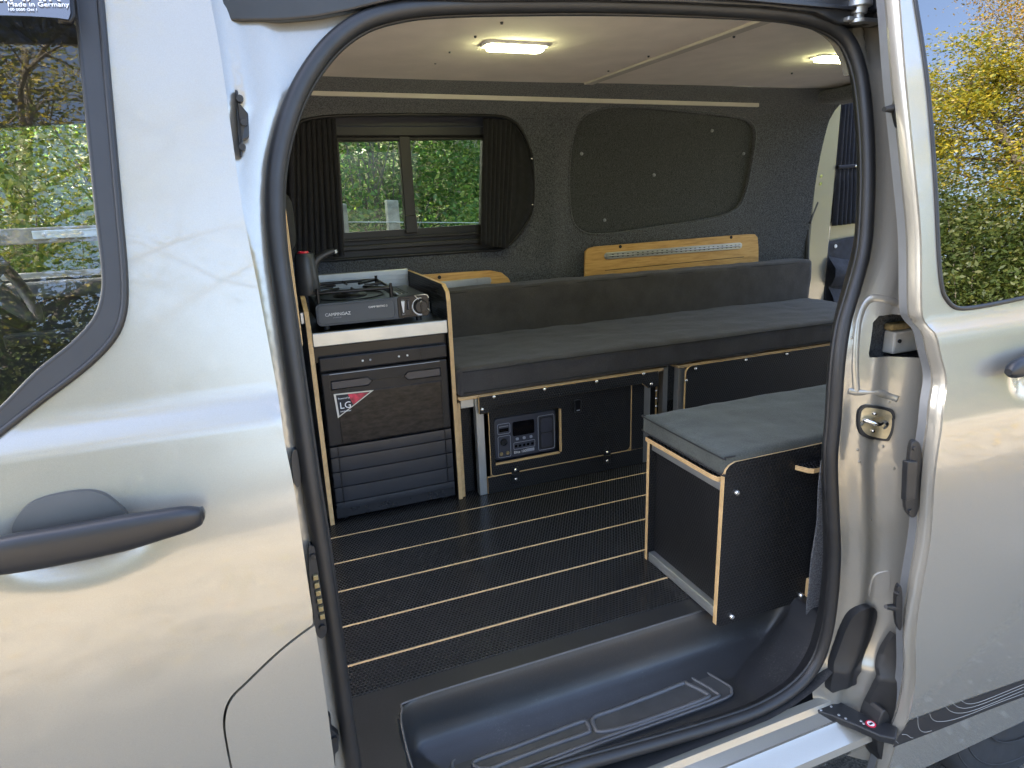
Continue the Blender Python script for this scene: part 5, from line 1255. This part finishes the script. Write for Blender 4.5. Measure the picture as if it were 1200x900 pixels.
def tree(label, pos, h, crown, n, size, mat, name='tree', bark='bark', trunk_r=.14, first=.35, lean=(0, 0), group=None, limbs=16, spread=.55, droop=0.0, sparse=.16):
    o = thing(name, label, 'tree', pos, group); pos = np.array(pos, float)
    tp_ = [pos+np.array([lean[0]*t+.12*math.sin(t*5+pos[0]), lean[1]*t+.1*math.cos(t*4+pos[1]), h*.92*t]) for t in np.linspace(0, 1, 9)]
    tr = MB().tube(smoothpath(tp_, 3), np.linspace(trunk_r, trunk_r*.18, 25).tolist(), 10); tips = []
    tsm = smoothpath(tp_, 3)
    for k in range(limbs):
        t = first+(1-first)*(k+.5)/limbs; b0 = tsm[int(t*24)]
        a = k*2.4+RNG.random()*.6; L = crown*(1-.55*((t-first)/(1-first))**1.5)*(.75+.4*RNG.random())
        e = b0+np.array([math.cos(a)*L, math.sin(a)*L, L*(spread-droop*.4)]); mid = (b0+e)/2+np.array([0, 0, .12*L])+RNG.normal(size=3)*.1*L
        br_ = smoothpath([b0, mid, e], 4); rr_ = trunk_r*.42*(1-.6*t)
        tr.tube(br_, np.linspace(rr_, rr_*.2, len(br_)).tolist(), 6)
        for q in (.35, .55, .75, .95):
            p = br_[int(q*(len(br_)-1))]
            for _ in range(2):
                w_ = p+RNG.normal(size=3)*L*.26+np.array([0, 0, .05*L-droop*.3*L]); tr.tube([p, (p+w_)/2+RNG.normal(size=3)*.04, w_], [rr_*.3, rr_*.2, .006], 5); tips.append(w_)
            tips.append(p)
    tr.build('trunk', bark, o, 179)
    T = np.array(tips); k = RNG.integers(0, len(T), n)
    wt_ = RNG.random(len(T))**1.1; k = RNG.choice(len(T), n, p=wt_/wt_.sum())
    P = T[k]+RNG.normal(size=(n, 3))*crown*sparse*np.array([1, 1, .8+droop])
    link('crown', leaves_mesh('crown', P, size, mat), o); return o
def ground_at(x, y): return bank_z(x, y) if y > 2.3 else GROUND
# rail fence
FNY = 3.0
r0 = at_y(50, 276, FNY); rz_ = r0[2]; hr = abs(at_y(50, 268, FNY)[2]-at_y(50, 287, FNY)[2])/2
FN = thing('rail_fence', 'weathered timber rail fence with a bolted metal strip beyond the cab', 'fence', (-1.6, FNY, ground_at(-1.6, FNY)))
xr0, xr1 = -7.0, at_y(385, 276, FNY)[0]
box('top_rail', xr0, xr1, FNY, FNY+.05, rz_-hr, rz_+hr, 'fence_wood', FN, .006)
box('middle_rail', xr0, xr1, FNY, FNY+.05, at_y(80, 322, FNY)[2]-hr*.9, at_y(80, 322, FNY)[2]+hr*.5, 'fence_wood', FN, .006)
box('lower_rail', xr0, xr1, FNY, FNY+.05, at_y(80, 360, FNY)[2]-hr, at_y(80, 360, FNY)[2]+hr*.5, 'fence_wood', FN, .006)
m0, m1_ = at_y(39, 278, FNY)[0], at_y(240, 278, FNY)[0]
ms = box('metal_strip', m0, m1_, FNY-.012, FNY-.002, rz_-hr*.45, rz_+hr*.62, 'galvanised', FN, .003)
for x in np.arange(m0+.05, m1_, .16): MB().lathe([(0, -.006), (.008, -.005), (.011, 0)], (x, FNY-.012, rz_+hr*.1), 10, 'y').build('bolt', 'alu_dark', ms, 40)
for x in (-6.4, -4.6, -2.8, at_y(118, 300, FNY)[0]+.02+1.2):
    box('post', x-.05, x+.05, FNY+.052, FNY+.14, ground_at(x, FNY)-.1, rz_+hr+.06, 'fence_wood', FN, .008)
pw0, pw1 = at_y(455, 260, 3.1), at_y(469, 260, 3.1); pt_ = at_y(462, 234, 3.1)[2]
FP = thing('fence_post', 'grey weathered square timber post standing alone among the brambles', 'post', ((pw0[0]+pw1[0])/2, 3.13, ground_at(pw0[0], 3.1)))
MB().prism([(pw0[0], 3.1, ground_at(pw0[0], 3.1)-.1), (pw1[0], 3.1, ground_at(pw0[0], 3.1)-.1), (pw1[0]-.001, 3.1, pt_-.004), (pw0[0]+.001, 3.1, pt_)], (0, .07, 0)).build('post', 'post_wood', FP, bevel=.004)
MB().tube([(pw0[0]-.6, 3.095, pt_-.10), (pw0[0]+.02, 3.097, pt_-.13), (pw1[0]+.5, 3.095, pt_-.16)], .0035, 5).build('wire', 'galvanised', FP, 179)
def gp(x, y): return (x, y, ground_at(x, y))
G1 = 'brambles and shrubs beyond the van'
# brambles seen through the side window
for i, (u, y, r_, h, n, s_, mt, lb) in enumerate([
        (420, 4.0, .62, 1.02, 5200, .036, 'leaf_bramble', 'leafy green bramble bush beyond the forward pane of the side window'),
        (520, 3.9, .70, 1.05, 6500, .038, 'leaf_bramble', 'leafy green bramble bush behind the lone timber post'),
        (590, 3.8, .62, 1.15, 5200, .042, 'leaf_bramble', 'bright leafy bramble bush beyond the rear pane of the side window'),
        (370, 4.6, .7, 1.35, 4800, .036, 'leaf_bramble', 'bramble bush growing behind the end of the rail fence'),
        (470, 5.4, 1.0, 1.75, 7600, .036, 'leaf_bramble', 'tall bramble thicket on the upper bank behind the window'),
        (560, 5.3, .9, 1.55, 6400, .036, 'leaf_bramble', 'bramble thicket on the bank below the pale leaning trunk'),
        (660, 5.2, 1.0, 1.8, 5600, .036, 'leaf_bramble', 'shrub on the bank beyond the blank carpeted panel')]):
    p = at_y(u, 240, y); bush(lb, gp(p[0], y), r_, .55, h, n, s_, mt, group=G1)
tg = at_y(445, 195, 4.9)
TW = bush('dry brown twig tangle above the brambles outside the side window', gp(tg[0], 5.0), .8, .5, 1.9, 900, .03, 'leaf_straw', group=G1, clumps=70)
# sunny shrubs beyond the cab
for i, (x, y, r_, h, n, mt, lb) in enumerate([
        (-.55, 3.75, .75, 1.35, 4200, 'leaf_hedge', 'yellow green shrub behind the bolted metal strip of the fence'),
        (-1.6, 3.9, .9, 1.55, 4600, 'leaf_hedge', 'yellow green shrub behind the timber fence ahead of the cab'),
        (-3.0, 4.2, 1.1, 1.8, 4200, 'leaf_hedge', 'broad yellow green shrub at the far stretch of the fence'),
        (-.9, 5.3, 1.1, 2.1, 5000, 'leaf_hedge', 'tall yellow green shrub on the bank behind the cab'),
        (-2.4, 5.8, 1.2, 2.4, 5000, 'leaf_hedge', 'tall loose shrub higher on the bank beyond the fence')]):
    bush(lb, gp(x, y), r_, .6, h, int(n*1.4), .044, mt, group=G1)
# low growth covering the bank
gx, gy = RNG.uniform(-9, 9, 42000), 3.2+6.6*RNG.random(42000)**.8
GCV = link('ground_cover', leaves_mesh('ground_cover', [(x, y, bank_z(x, y)+abs(RNG.normal())*.12) for x, y in zip(gx, gy)], .05, 'leaf_bramble'))
tag(GCV, 'low green leaves covering the bank beyond the van', 'ground cover', kind='stuff')
# trees on the bank
lt0 = at_y(533, 166, 6.5); lt1 = at_y(575, 205, 6.5)
LT = thing('leaning_trunk', 'pale leaning tree trunk lit by the sun outside the side window', 'tree', gp(lt1[0], 6.5))
dirv = np.array(lt0)-np.array(lt1)
MB().tube(smoothpath([np.array(gp(lt1[0], 6.5))+dirv*-.9, np.array(lt1), np.array(lt0), np.array(lt0)+dirv*2+np.array([0, .1, .3])], 4), np.linspace(.16, .11, 13).tolist(), 12).build('trunk', 'bark_pale', LT, 179)
for u, y, r_ in ((548, 7.5, .07), (556, 7.6, .05)):
    p = at_y(u, 190, y)
T2 = 'woodland trees on the bank'  # trees towards the sun are added to keep it out of the van windows
for x, y, h, c_, n, mt, lb in [(-5.2, 6.3, 5.8, 2.2, 7000, 'leaf_sunny', 'tall leafy tree added on the bank ahead of the van to block sun'), (-2.6, 6.6, 6.2, 2.4, 8000, 'leaf_dark', 'dense tree added on the bank beyond the cab window to block sun'),
                               (.0, 6.9, 6.6, 2.4, 9000, 'leaf_dark', 'dense tree added on the bank beyond the side window curtain to block sun'), (2.6, 7.0, 6.2, 2.4, 7000, 'leaf_dark', 'dense tree on the bank beyond the blank panel'), (5.6, 7.0, 5.6, 2.2, 6000, 'leaf_sunny', 'leafy tree on the bank behind the van')]:
    tree(lb, gp(x, y), h, c_, n, .13, mt, group=T2, limbs=18, first=.16, trunk_r=.13)
s1_ = at_y(553, 180, 6.9); tree('thin pale barked tree standing upright beside the leaning trunk', gp(s1_[0], 6.9), 5.5, 1.0, 900, .06, 'leaf_sunny', bark='post_wood', trunk_r=.07, first=.5, group=T2)

# ================================================================== TREES ACROSS THE LANE, seen mirrored in the van's glass
def mirror_at(u, v, fun, dist):
    p = on(u, v, fun); d = ray(u, v); d = d/np.linalg.norm(d); e = .004
    dy = (fun(p[0], p[2]+e)-fun(p[0], p[2]-e))/(2*e); nn = np.array([0, -1, dy]); nn /= np.linalg.norm(nn)
    r_ = d-2*(d@nn)*nn; r_ = r_/math.hypot(r_[0], r_[1]); return p+r_*dist
T3 = 'trees across the lane'
def mtree(u, v, fun, dist, lb, crown, n, size, mat, **kw):
    q = mirror_at(u, v, fun, dist); return tree(lb, (q[0], q[1], GROUND), q[2]-GROUND, crown, n, size, mat, group=T3, **kw)
mtree(1118, 62, slide_y, 12.0, 'golden green maple across the lane, mirrored in the sliding door window', 2.1, 44000, .055, 'leaf_sunny', limbs=22, first=.25, sparse=.10, trunk_r=.17)
mtree(1185, -60, slide_y, 15.0, 'tall golden birch across the lane with drooping twigs', 2.7, 34000, .048, 'leaf_autumn', limbs=22, first=.3, droop=.5, sparse=.11, trunk_r=.11, bark='bark_pale')
mtree(1240, -20, slide_y, 13.0, 'broad golden tree across the lane behind the birch', 2.7, 26000, .05, 'leaf_autumn', limbs=22, first=.25, sparse=.11)
for u, v, d_, rx, n, mt, lb in [(1100, 232, 9.0, 1.4, 15000, 'leaf_dark', 'dark green hedge bush across the lane below the maple'), (1145, 226, 9.6, 1.5, 16000, 'leaf_dark', 'dark green hedge bush across the lane below the birch'), (1195, 215, 9.8, 1.5, 16000, 'leaf_dark', 'yellow tipped hedge bush across the lane'), (1075, 250, 8.0, 1.3, 8000, 'leaf_dark', 'rounded hedge bush across the lane at the end of the row'), (1240, 200, 10.5, 1.6, 8000, 'leaf_sunny', 'loose golden shrub across the lane behind the hedge')]:
    q = mirror_at(u, v, slide_y, d_); bush(lb, (q[0], q[1], GROUND), rx, 1.0, q[2]-GROUND, n, .055, mt, group='hedge across the lane', clumps=60)
mtree(20, 20, door_y, 8.5, 'spreading oak across the lane, mirrored in the front door window', 3.0, 15000, .05, 'leaf_sunny', limbs=24, first=.22, trunk_r=.2, sparse=.11)
for u, v, d_, rx, n, lb in [(15, 330, 7.2, 1.4, 13000, 'dense dark holly bush across the lane facing the front door'), (75, 350, 7.8, 1.4, 12000, 'dense dark holly bush across the lane beside the oak'), (-60, 300, 7.6, 1.5, 11000, 'dense dark holly bush across the lane ahead of the cab'), (170, 380, 8.4, 1.3, 9000, 'low dark holly bush across the lane opposite the centre pillar')]:
    q = mirror_at(u, v, door_y, d_); bush(lb, (q[0], q[1], GROUND), rx, 1.0, q[2]-GROUND, n, .055, 'leaf_dark', group='hedge across the lane', clumps=70)
mtree(-90, 60, door_y, 9.5, 'tall green tree across the lane ahead of the oak', 2.8, 9000, .08, 'leaf_dark', limbs=22, first=.2)
# ---- fallen leaves on the lane
lx = np.stack([RNG.uniform(-7, 6, 9000), -1.4-6.5*RNG.random(9000)**1.3, np.full(9000, GROUND+.02)], 1)
FLV = link('fallen_leaves', leaves_mesh('fallen_leaves', lx, .045, 'leaf_autumn', up_bias=3)); tag(FLV, 'fallen yellow leaves scattered over the gravel lane', 'leaves', kind='stuff')
# ---- gravel by the sill
m = MB(); 
ico = [(0, 0, 1), (.9, 0, .3), (.28, .85, .3), (-.72, .53, .3), (-.72, -.53, .3), (.28, -.85, .3), (0, 0, -.4)]
icf = [(0, 1, 2), (0, 2, 3), (0, 3, 4), (0, 4, 5), (0, 5, 1), (6, 2, 1), (6, 3, 2), (6, 4, 3), (6, 5, 4), (6, 1, 5)]
for _ in range(1500):
    x, y = RNG.uniform(.3, 3.0), RNG.uniform(-.9, .9); s_ = .004+.012*RNG.random()**3; a = RNG.random()*6.28; ca, sa = math.cos(a), math.sin(a)
    if x > 2.2: continue
    j = .6+.8*RNG.random(7)
    m.add([(x+s_*(vx*ca-vy*sa)*k*1.2, y+s_*(vx*sa+vy*ca)*k, GROUND+s_*.25+s_*vz*.7) for (vx, vy, vz), k in zip(ico, j)], icf)
tag(m.build('gravel', 'stone_grey', None), 'loose grey gravel scattered on the asphalt under the sill', 'gravel', kind='stuff')
